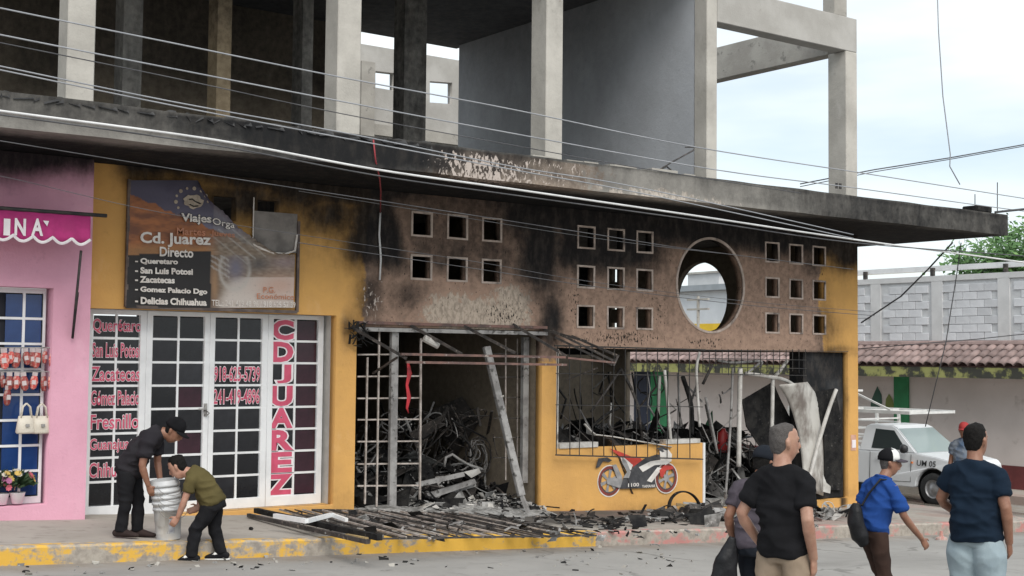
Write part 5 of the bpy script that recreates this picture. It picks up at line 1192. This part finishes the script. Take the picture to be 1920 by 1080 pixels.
# red cord and white drop wire on the front
rc = pm('red_cord', (.32, .04, .05), (.2, .03, .04), 6, .7)
o = B().tube([PY(u, v, y) for u, v, y in ((700, 262, -1.87), (704, 300, -1.88), (712, 335, -1.6), (714, 360, -1.0), (713, 398, -.05))], .010, 5).build('red_cord', rc, bld, True)
o = B().tube([PY(u, v, -.03) for u, v in ((713, 398), (711, 440), (714, 485), (712, 525))], .014, 6).build('drop_wire', cable_white, None, True); tag(o, 'white wire hanging down the sooty wall left of the small openings', 'wire')
# ================================================================== PEOPLE
CH = Vector((math.sin(YAW), math.cos(YAW), 0)); RH = Vector((math.cos(YAW), -math.sin(YAW), 0)); Z = Vector((0, 0, 1))
def remesh(b, vox, smooth=6, disp=None):
    me = b.mesh('tmp'); o = bpy.data.objects.new('tmp', me); COL.objects.link(o)
    m = o.modifiers.new('r', 'REMESH'); m.mode = 'VOXEL'; m.voxel_size = vox
    m = o.modifiers.new('s', 'SMOOTH'); m.factor = .5; m.iterations = smooth
    dg = bpy.context.evaluated_depsgraph_get(); r_ = bpy.data.meshes.new_from_object(o.evaluated_get(dg)); bpy.data.objects.remove(o); bpy.data.meshes.remove(me)
    if disp:
        ns = [v.normal.copy() for v in r_.vertices]
        for v, n_ in zip(r_.vertices, ns): v.co += n_*disp(v.co)
    r_.polygons.foreach_set('use_smooth', [True]*len(r_.polygons)); r_.update(); return r_
def skin_mat(name, c_): 
    t = NT(name); col = t.mix(t.ramp(t.noise(14, 5, .65), .35, .7), c_, (c_[0]*.80, c_[1]*.70, c_[2]*.68)); col = t.mix(t.ramp(t.noise(90, 3, .6), .55, .8, 0, .35), col, tuple(x*.6 for x in c_)); t.set(col, .5, 0, t.noise(160, 3, .6), .2, .004); return t.m
def cloth(name, c_, c2=None, weave=220): return pm(name, c_, c2 or tuple(x*.7 for x in c_), 5, .9, .25, weave, lo=.3, hi=.75, spec=.12)
SK = [skin_mat('skin_tan', (.38, .215, .15)), skin_mat('skin_brown', (.27, .135, .085)), skin_mat('skin_light', (.45, .25, .18))]
hair_black = pm('hair_black', (.006, .005, .005), (.012, .011, .010), 60, .8, .4, 150, spec=.15); hair_grey = pm('hair_grey', (.115, .105, .10), (.06, .055, .053), 260, .85, .4, 150, spec=.1)
class Pose: pass
def V(*a): return Vector(a)
def person(label, base, fwd, scale, J, skin, shirt, pants, hair=None, cap=None, headdir=None, headtilt=0., shoes=None, build=1.0, sleeve=.55, seed=0, group='people watching and clearing up', belt=None, tuck=False):
    fwd = fwd.normalized(); right = V(fwd.y, -fwd.x, 0)
    W = lambda p: base+scale*(right*p[0]+fwd*p[1]+Z*p[2])
    D = lambda d: (right*d[0]+fwd*d[1]+Z*d[2])
    P = thing('person', label, 'person', base, group); s = scale; bl = build
    pel, che, nek, hea = (V(*J[k]) for k in ('pelvis', 'chest', 'neck', 'head'))
    sp = (che-pel); up = sp.normalized(); sh = V(1, 0, 0)
    # ---------- body
    b = B()
    def L(rings, side=(1, 0, 0), n=14, bb=b): bb.loft([(W(r[0]), r[1]*s, r[2]*s) for r in rings], D(V(*side)), n)
    L([(pel-up*.06, .11*bl, .08), (pel+sp*.4, .105*bl, .08), (che, .13*bl, .085), (che+(nek-che)*.6, .11*bl, .07), (nek-(nek-che)*.1, .07, .06)])
    hd = D(V(0, 1, 0)) if headdir is None else headdir.normalized()
    hs = hd.cross(Z).normalized(); hu = Z
    if headtilt: hu = (Z*math.cos(headtilt)+hd*math.sin(headtilt)).normalized(); hd = hs.cross(hu)*-1 if hs.cross(hu).dot(hd) < 0 else hs.cross(hu)
    HC = W(hea); hw = lambda x, y, z: HC+s*(hs*x+hd*y+hu*z)
    b.loft([(W(nek-V(0, 0, .03)), .064*s, .064*s), ((W(nek)+hw(0, -.01, -.08))/2, .056*s, .058*s), (hw(0, -.012, -.055), .055*s, .06*s)], hs, 14)
    b.loft([(hw(0, .040, -.118), .022*s, .025*s), (hw(0, .030, -.105), .043*s, .052*s), (hw(0, .016, -.075), .058*s, .076*s), (hw(0, .006, -.03), .068*s, .090*s), (hw(0, -.002, .02), .073*s, .096*s), (hw(0, -.006, .065), .070*s, .092*s), (hw(0, -.010, .10), .052*s, .07*s), (hw(0, -.012, .118), .024*s, .03*s)], hs, 20)
    b.loft([(hw(0, .088, .018), .009*s, .010*s), (hw(0, .103, -.012), .012*s, .013*s), (hw(0, .108, -.028), .017*s, .013*s), (hw(0, .094, -.038), .012*s, .01*s)], hs, 10)     # nose
    b.loft([(hw(-.03, .085, -.062), .005*s, .006*s), (hw(0, .098, -.060), .010*s, .009*s), (hw(.03, .085, -.062), .005*s, .006*s)], hu, 8)                     # lips
    b.loft([(hw(-.045, .078, .03), .006*s, .008*s), (hw(0, .094, .03), .008*s, .008*s), (hw(.045, .078, .03), .006*s, .008*s)], hu, 8)                          # brow
    for k in (-1, 1): b.loft([(hw(.070*k, -.004, -.038), .007*s, .008*s), (hw(.080*k, -.010, -.015), .010*s, .016*s), (hw(.084*k, -.016, .012), .010*s, .018*s), (hw(.076*k, -.010, .03), .006*s, .008*s)], hs, 10)
    for k, sd in ((-1, 'L'), (1, 'R')):
        S_, E_, W_ = (V(*J[q+sd]) for q in ('sh', 'el', 'wr')); hdn = V(*J.get('hd'+sd, tuple((W_-E_).normalized())))
        L([(S_, .052*bl, .052*bl), (S_+(E_-S_)*.4, .047*bl, .048*bl), (E_-(E_-S_)*.05, .039*bl, .041), (E_+(W_-E_)*.2, .040*bl, .041), (E_+(W_-E_)*.6, .033, .034), (W_, .025, .029)], (0, 1, .1), 12)
        # hand: palm, four fingers, thumb
        d = hdn.normalized(); sd_ = V(0, 1, 0)-d*d.y
        if sd_.length < .2: sd_ = V(1, 0, 0)-d*d.x
        sd_.normalize(); nrm = d.cross(sd_)*k
        L([(W_, .026, .020), (W_+d*.035, .036, .018), (W_+d*.075, .040, .017), (W_+d*.092, .036, .014)], tuple(sd_), 12)
        for q, (off, ln) in enumerate(((.028, .064), (.010, .074), (-.009, .070), (-.027, .055))):
            f0 = W_+d*.082+sd_*off; cu = -nrm
            f1 = f0+(d*.85+cu*.3).normalized()*ln*.45; f2 = f1+(d*.6+cu*.8).normalized()*ln*.33; f3 = f2+(d*.25+cu).normalized()*ln*.25
            L([(f0, .0095, .0095), (f1, .009, .009), (f2, .008, .008), (f3, .006, .006)], tuple(sd_), 8)
        t0 = W_+d*.025+sd_*.028; t1 = t0+(d*.6+sd_*.75-nrm*.3).normalized()*.042; t2 = t1+(d*.95+sd_*.2-nrm*.4).normalized()*.034
        L([(t0, .013, .012), (t1, .0105, .0105), (t2, .007, .007)], tuple(nrm), 8)
        H_, K_, A_ = (V(*J[q+sd]) for q in ('hip', 'kn', 'an'))
        L([(H_, .06, .06), ((H_+K_)/2, .045, .045), (K_, .032, .032), (K_+(A_-K_)*.35, .03, .03), (A_, .03, .034)], (1, 0, 0), 12)
    me = remesh(b, .0075*s, 3); obj('body', me, skin, P)
    for k in (-1, 1):
        e = B(); c_ = hw(.031*k, .079, .008); e.loft([(c_-hs*.012*s, .002*s, .002*s), (c_-hs*.006*s, .006*s, .006*s), (c_+hs*.006*s, .006*s, .006*s), (c_+hs*.012*s, .002*s, .002*s)], hu, 8); e.build('eye', hair_black, P, True)
    # ---------- trousers
    off_ = V(seed*3.1, seed, 0)
    b = B()
    def L2(r, side=(1, 0, 0), n=16): L(r, side, n, b)
    L2([(pel+up*.08, .150*bl, .115*bl), (pel+up*.03, .160*bl, .122*bl), (pel-up*.05, .168*bl, .125*bl), (pel-up*.10, .150*bl, .11*bl)])
    for k, sd in ((-1, 'L'), (1, 'R')):
        H_, K_, A_ = (V(*J[q+sd]) for q in ('hip', 'kn', 'an')); lw = J.get('legw', 1.0)
        L2([(H_+V(0, 0, .03), .088*bl, .098*bl), (H_+(K_-H_)*.25, .088*bl*lw, .098*bl*lw), (H_+(K_-H_)*.6, .074*bl*lw, .082*lw), (K_, .064*lw, .070*lw), (K_+(A_-K_)*.4, .060*lw, .066*lw), (A_+(K_-A_)*.12, .056*lw, .062*lw), (A_-V(0, 0, .02), .058*lw, .066*lw)])
    kn = [W(V(*J['knL'])), W(V(*J['knR'])), W(pel-up*.1)]
    def dp(co):
        w_ = max(math.exp(-((co-q).length/.16)**2) for q in kn); n_ = noise.noise(V(co.x*8+co.z*3, co.y*8-co.z*4, co.z*9)+off_); n2 = noise.noise(V(co.x*6, co.y*6, co.z*3)+off_*2)
        return s*(.011*(1-abs(n_)*2.4)*(.3+w_)+.011*n2)
    me = remesh(b, .011*s, 5, dp); obj('trousers', me, pants, P)
    # ---------- shirt
    b = B(); hem = J.get('hem', -.04)
    ry = J.get('belly', 1.0); a = che-pel
    L2([(pel+up*hem, .172*bl, .132*bl*ry), (pel+up*(hem+.08), .170*bl, .132*bl*ry), (pel+a*.45, .168*bl, .128*bl*ry), (pel+a*.8, .178*bl, .125*bl), (che+(nek-che)*.25, .180*bl, .115*bl), (che+(nek-che)*.62, .150*bl, .095), (che+(nek-che)*.88, .090, .078), (nek-(nek-che)*.04, .072, .068)])
    for k, sd in ((-1, 'L'), (1, 'R')):
        S_, E_ = V(*J['sh'+sd]), V(*J['el'+sd]); d = E_-S_
        inn = che+(nek-che)*.45+(S_-(che+(nek-che)*.45))*.3; L2([(inn, .085*bl, .075), (S_-(S_-inn)*.35, .076*bl, .070*bl), (S_+d*.06, .066*bl, .066*bl), (S_+d*.32, .062*bl, .064*bl), (S_+d*sleeve, .066*bl, .064*bl)], (0, 1, .1))
        nb_ = nek-(nek-che)*.22; L2([(nb_, .058, .058), (nb_+(S_-nb_)*.5, .056, .054), (S_, .052, .052)], (0, 1, .1))
    wst = W(pel+a*.35)
    def ds(co):
        w_ = math.exp(-((co-wst).length/.25)**2); n_ = noise.noise(V(co.x*5, co.y*5, co.z*13)+off_); n2 = noise.noise(V(co.x*3.2, co.y*3.2, co.z*4)+off_*3)
        n3 = noise.noise(V(co.x*6+co.z*5, co.y*6-co.z*5, co.z*4)+off_*5); return s*1.35*(.012*(1-abs(n_)*2.4)*(.3+w_)+.011*n2+.009*(1-abs(n3)*2.6))
    me = remesh(b, .010*s, 9, ds); sh_o = obj('shirt', me, shirt, P)
    # ---------- hair / cap / shoes
    if hair:
        b = B(); b.loft([(hw(0, -.058, -.075), .040*s, .026*s), (hw(0, -.046, -.045), .060*s, .050*s), (hw(0, -.034, 0), .077*s, .070*s), (hw(0, -.018, .045), .080*s, .088*s)] if cap else [(hw(0, -.058, -.075), .040*s, .026*s), (hw(0, -.046, -.045), .060*s, .050*s), (hw(0, -.034, 0), .077*s, .070*s), (hw(0, -.018, .045), (.0745 if hair is hair_grey else .080)*s, (.083 if hair is hair_grey else .088)*s), (hw(0, -.010, .085), (.066 if hair is hair_grey else .070)*s, (.089 if hair is hair_grey else .090)*s), (hw(0, -.008, .112 if hair is hair_grey else .118), .049*s, .066*s), (hw(0, -.012, .125 if hair is hair_grey else .132), .016*s, .02*s)], hs, 20)
        me = remesh(b, .007*s, 3, lambda co: .004*noise.noise(co*45)); obj('hair', me, hair, P)
    if cap:
        m1, m2 = cap[:2]
        b = B(); b.loft([(hw(0, -.012, .025), .087*s, .110*s), (hw(0, -.010, .060), .088*s, .110*s), (hw(0, -.010, .10), .080*s, .098*s), (hw(0, -.012, .132), .058*s, .068*s), (hw(0, -.014, .148), .026*s, .03*s), (hw(0, -.014, .151), .004*s, .004*s)], hs, 24); me = b.mesh('cap', True)
        if len(cap) > 2:
            for f_ in me.polygons:
                f_.material_index = 1 if (f_.center-HC).dot(hd) > .018*s and (f_.center-HC).dot(hu) > .02 else 0
        co_ = obj('cap', me, [m1, cap[2]] if len(cap) > 2 else m1, P)
        vs = []; n = 12
        for i in range(n+1):
            a_ = math.pi*i/n
            for r_, dz in ((.083, .034), (1, .012)): 
                x = math.cos(a_)*(.082 if r_ < 1 else .076); y = (.035+math.sin(a_)*.055) if r_ < 1 else (.065+math.sin(a_)*.115); vs.append(hw(x, y, dz+.012*(1-abs(math.cos(a_)))))
        b = B(); b.add(vs, [(2*i, 2*i+1, 2*i+3, 2*i+2) for i in range(n)]); o = b.build('brim', m2, co_, True); md = o.modifiers.new('t', 'SOLIDIFY'); md.thickness = .006
        if len(cap) > 2:
            pass
        if False:
            b = B(); b.loft([(hw(0, .050, .030), .066*s, .053*s), (hw(0, .045, .075), .064*s, .050*s), (hw(0, .030, .112), .05*s, .042*s), (hw(0, .010, .140), .026*s, .03*s)], hs, 16); b.build('front_panel', cap[2], co_, True)
    for k, sd in ((-1, 'L'), (1, 'R')):
        A_ = V(*J['an'+sd]); td = V(*J.get('toe'+sd, (.12*k, 1, 0))).normalized(); so_ = J.get('heel'+sd, 0)
        b = B(); side = V(td.y, -td.x, 0); z0 = A_.z-.085
        g_ = lambda f_, h: A_+td*f_+V(0, 0, h)
        L([(g_(-.085, -.05), .022, .022), (g_(-.07, -.045), .036, .036), (g_(-.02, -.03), .040, .052), (g_(.05, -.04), .043, .042), (g_(.12, -.053), .046, .029), (g_(.17, -.060), .036, .022), (g_(.19, -.063), .018, .014)], tuple(side), 14, b)
        b2 = obj('shoe', remesh(b, .008*s, 2), (shoes or [pants])[0], P)
        if shoes and len(shoes) > 1:
            b = B(); L([(g_(-.095, -.078), .03, .010), (g_(-.06, -.078), .043, .010), (g_(.05, -.078), .047, .010), (g_(.14, -.078), .048, .010), (g_(.195, -.076), .025, .009)], tuple(side), 12, b); b.build('sole', shoes[1], b2, True)
            b = B(); L([(g_(.0, -.012), .036, .024), (g_(.06, -.028), .040, .026), (g_(.10, -.042), .040, .02)], tuple(side), 12, b); b.build('shoe_upper', shoes[1], b2, True)
    return P, W
STAND = dict(pelvis=(0, 0, .95), chest=(0, -.01, 1.27), neck=(0, -.015, 1.47), head=(0, .02, 1.605),
             hipL=(-.09, 0, .88), hipR=(.09, 0, .88), knL=(-.10, .03, .48), knR=(.11, .03, .48), anL=(-.11, -.01, .085), anR=(.13, .0, .085),
             shL=(-.168, -.01, 1.375), shR=(.168, -.01, 1.375), elL=(-.235, -.05, 1.11), elR=(.235, -.05, 1.11), wrL=(-.245, .04, .87), wrR=(.245, .04, .87))
def stand_at(u, vtop, Dp):
    """where a standing person is, from head top and distance; height follows from the road below"""
    p = PD(u, vtop, Dp); return Vector((p.x, p.y, zr(p.x))), (p.z-zr(p.x))/1.725
blk = cloth('black_tee', (.007, .007, .008), (.013, .013, .015)); khaki = cloth('khaki_twill', (.30, .235, .175), (.24, .185, .135)); blue = cloth('blue_shirt', (.018, .062, .24), (.014, .046, .18)); brown = cloth('brown_trousers', (.055, .033, .026), (.035, .022, .018))
navy = cloth('navy_tee', (.010, .020, .036), (.007, .014, .026)); jeans = cloth('pale_jeans', (.32, .39, .42), (.24, .30, .335)); greyp = cloth('grey_violet_shirt', (.085, .072, .088), (.06, .052, .062)); darkp = cloth('dark_trousers', (.013, .016, .022), (.02, .022, .028)); olive = cloth('olive_tee', (.105, .085, .035), (.08, .065, .027)); blackp = cloth('black_trousers', (.010, .010, .012), (.018, .018, .02))
wht = pm('white_leather', (.75, .74, .72), (.6, .6, .58), 8, .6)
# man in black T-shirt
bs, sc = stand_at(1468, 795, 8.6)
J = dict(STAND); J.update(shL=(-.148, -.01, 1.375), shR=(.148, -.01, 1.375), elL=(-.27, -.06, 1.13), wrL=(-.19, .08, .93), hdL=(.25, .35, -.9), elR=(.215, -.10, 1.12), wrR=(.20, .02, .88), hdR=(-.05, .15, -1), hem=-.06, belly=1.1, legw=1.18)
person('man in black T-shirt and khaki trousers seen from behind, head turned right', bs, CH*.80+RH*.60, sc, J, SK[0], blk, khaki, hair_grey, None, RH*.93+CH*.25, 0, [blackp], .88, .62, 1)
# blue shirt man
bs, sc = stand_at(1645, 840, 11.8)
J = dict(STAND); J.update(pelvis=(0, -.06, .93), chest=(0, .03, 1.25), neck=(0, .07, 1.44), head=(0, .15, 1.575), hipL=(-.085, -.05, .88), hipR=(.085, -.06, .88), knL=(-.09, .10, .48), knR=(.09, .02, .47), anL=(-.09, .12, .085), anR=(.09, -.24, .12),
         shL=(-.165, .05, 1.36), shR=(.165, .05, 1.36), elL=(-.24, -.06, 1.10), wrL=(-.22, .08, .88), elR=(.24, .14, 1.06), wrR=(.22, .36, .84), hdR=(0, .6, -.8), hem=-.02)
COLLAR = 1
P, W = person('older man in bright blue shirt and trucker cap walking right with a bag', bs, RH*.93+CH*.36, sc, J, SK[1], blue, brown, hair_grey, (blk, greyp, wht), RH*.97-CH*.1, 0, [blackp], .95, .78, 2)
bb_ = B(); bb_.loft([(W(V(math.cos(a_)*.066, .07+math.sin(a_)*.066, 1.435-.02*math.sin(a_))), .012*sc, .022*sc) for a_ in [k*math.pi*2/14+1.7 for k in range(14)]], Z, 8); bb_.build('collar', blue, P, True)
bagb = pm('black_bag', (.007, .0075, .009), (.014, .014, .016), 6, .5, .3, 30, spec=.25)
c_ = PD(1600, 980, 11.6); o = thing('shoulder_bag', 'black shoulder bag hanging behind the man in the blue shirt', 'bag', c_)
b = B(); b.loft([(c_+V(0, 0, .17)+RH*.03, .03, .03), (c_+V(0, 0, .12)+RH*.02, .07, .055), (c_+RH*.02, .09, .07), (c_+RH*.06+V(0, 0, -.12), .09, .075), (c_+RH*.10+V(0, 0, -.19), .05, .045)], CH, 14); obj('bag_body', remesh(b, .012, 3, lambda q_: .008*noise.noise(q_*11)), bagb, o)
rod(o, 'strap', [c_+V(0, 0, .16)+RH*.03, W(V(-.02, -.17, 1.16)), W(V(.04, -.135, 1.28)), W(V(.09, -.03, 1.425)), W(V(.10, .08, 1.41))], .010, bagb)
# navy man
bs, sc = stand_at(1828, 796, 10.2)
J = dict(STAND); J.update(shL=(-.158, -.01, 1.375), shR=(.158, -.01, 1.375), elL=(-.27, .02, 1.15), wrL=(-.17, .20, 1.02), elR=(.24, -.05, 1.12), wrR=(.225, .05, .87), hem=-.07, belly=1.2, legw=1.3)
person('heavy man in navy T-shirt and pale jeans at the right edge', bs, CH*.78+RH*.62, sc, J, SK[1], navy, jeans, hair_black, None, RH*.80+CH*.60, 0, [wht], 1.06, .62, 3)
# grey-shirted person behind
bs, sc = stand_at(1424, 836, 9.9)
J = dict(STAND); J.update(elL=(-.25, -.08, 1.12), wrL=(-.25, .03, .88), neck=(0, .02, 1.46), head=(0, .07, 1.58), pelvis=(0, -.06, .93))
P, W = person('person in grey shirt and dark cap half hidden behind the man in black', bs, CH*.75+RH*.65, sc, J, SK[1], greyp, darkp, hair_black, (darkp, darkp), RH*.7+CH*.7, .25, [blackp], 1.05, .62, 4)
c_ = PD(1362, 1050, 9.8); o = thing('black_carrier_bag', 'limp black bag held by the person in the grey shirt', 'bag', c_)
b = B(); b.loft([(c_+V(0, 0, .17)+RH*.05, .03, .02), (c_+V(0, 0, .08)+RH*.03, .06, .04), (c_, .085, .06), (c_+V(0, 0, -.14)-RH*.02, .10, .07), (c_+V(0, 0, -.20), .07, .05)], RH, 14); obj('bag_body', remesh(b, .010, 3, lambda q_: .010*noise.noise(q_*13)), bagb, o)
rod(o, 'handle', [c_+V(0, 0, .16)+RH*.05, W(V(-.25, .06, .80))], .010, bagb)
# distant person by the truck
bs, sc = stand_at(1808, 794, 23)
person('distant person in red cap and blue striped shirt near the truck', bs, RH*-.5-CH*.8, sc, STAND, SK[1], cloth('striped_blue', (.05, .09, .16), (.2, .22, .25), 40), darkp, hair_black, (pm('red_cap', (.35, .03, .03), (.28, .025, .025), 8, .8),)*2, None, 0, [blackp], 1.0, .6, 5)
# stooping man with the buckets
f0 = on_pave(246, 1008); base = Vector((f0.x, f0.y, zs(f0.x))); K = 1/ (F/((base-CAM).dot(FW)))
def loc(u, v, u0_, v0_, sgn): return (u-u0_)*K*sgn, (v0_-v)*K
def jj(u, v, x, sgn=1, o0=(246, 1008)): y, z = loc(u, v, o0[0], o0[1], sgn); return (x, y, z)
J = dict(pelvis=jj(238, 878, 0), chest=jj(268, 833, 0), neck=jj(298, 806, 0), head=jj(322, 808, 0), hipL=jj(240, 888, -.09), hipR=jj(238, 890, .09), knL=jj(252, 940, -.09), knR=jj(238, 945, .10), anL=jj(254, 994, -.08), anR=jj(232, 990, .10),
         shL=jj(283, 826, -.17), shR=jj(280, 828, .17), elL=jj(284, 872, -.17), elR=jj(273, 872, .20), wrL=jj(292, 905, -.13), wrR=jj(283, 908, .15), hdL=(.2, .5, -.8), hdR=(-.2, .35, -.9), toeL=(0, 1, 0), toeR=(.1, 1, 0), hem=-.03, legw=.95)
person('man in black clothes and cap stooping over the bucket stack', base, RH, 1.0, J, SK[1], cloth('charcoal_tee', (.022, .02, .024), (.03, .028, .032)), blackp, hair_black, (blk, blk), RH*.95-CH*.1, -.55*-1, [cloth('worn_shoe', (.045, .032, .03))], .98, .62, 6)
# youth bending
f0 = on_road(380, 1050); base = Vector((f0.x, f0.y, zr(f0.x))); K = 1/(F/((base-CAM).dot(FW))); o0 = (380, 1050)
J = dict(pelvis=jj(398, 938, 0, -1, o0), chest=jj(376, 900, 0, -1, o0), neck=jj(350, 878, 0, -1, o0), head=jj(328, 872, 0, -1, o0), hipL=jj(396, 948, -.08, -1, o0), hipR=jj(398, 946, .08, -1, o0), knL=jj(368, 992, -.08, -1, o0), knR=jj(398, 990, .09, -1, o0), anL=jj(362, 1038, -.08, -1, o0), anR=jj(412, 1036, .09, -1, o0),
         shL=jj(362, 893, -.15, -1, o0), shR=jj(360, 893, .15, -1, o0), elL=jj(349, 935, -.17, -1, o0), elR=jj(366, 935, .15, -1, o0), wrL=jj(337, 965, -.14, -1, o0), wrR=jj(368, 952, .10, -1, o0), hdL=(.1, .6, -.8), hdR=(0, .9, -.3), toeL=(0, 1, 0), toeR=(0, 1, 0), hem=-.02, legw=.95)
person('youth in olive T-shirt bending down in the road to lift the buckets', base, RH*-1, .97, J, SK[2], olive, blackp, hair_black, None, RH*-.9+CH*.15, .5, [blackp, wht], .9, .6, 7)
# nested buckets
bk = [pm('white_bucket', (.58, .59, .60), (.47, .48, .49), 3, .45, c3=(.3, .3, .3), sc3=5, lo3=.6, hi3=.75, rnd=.12)]
bp = on_pave(316, 1011); bp.z = zs(bp.x)
tlt = Vector((-.05, 0, 1)).normalized()
names = ['bottom bucket of the white stack with a printed label', 'second bucket from the bottom of the white stack', 'middle bucket of the white stack', 'second bucket from the top of the white stack', 'topmost open bucket of the white stack']
for i in range(5):
    q_ = bp+tlt*(.004+.062*i)+V(random.uniform(-.004, .004)-.012*i*.3, 0, 0); o = thing('bucket', names[i], 'bucket', q_, 'nested white buckets')
    b = B(); b.lathe((0, 0, 0), [(0, 0), (.118, 0), (.122, .006), (.140, .30), (.152, .30), (.152, .33), (.143, .335), (.146, .365), (.139, .368), (.134, .30), (.116, .012), (0, .012)], 32); me = b.mesh('bucket', True)
    xmat(me, lambda p: q_+Matrix.Rotation(-.05-.01*i, 3, 'Y') @ p); obj('bucket_shell', me, bk[0], o)
    b = B(); b.tube([q_+V(math.cos(a)*.153, math.sin(a)*.153*0-.10-.06*math.sin(a), .315-.10*math.sin(a)) for a in [k*math.pi/10 for k in range(11)]], .003, 5); b.build('wire_handle', grey_metal, o)
    if i == 0:
        b = B(); vs = []
        for k in range(9):
            a = math.radians(-150+k*8); vs += [q_+V(math.cos(a)*.1275, math.sin(a)*.1275, .07), q_+V(math.cos(a)*.1385, math.sin(a)*.1385, .22)]
        b.add(vs, [(2*k, 2*k+2, 2*k+3, 2*k+1) for k in range(8)]); b.build('printed_label', pm('label_grey', (.42, .43, .45), (.22, .22, .25), 25, .6), o)
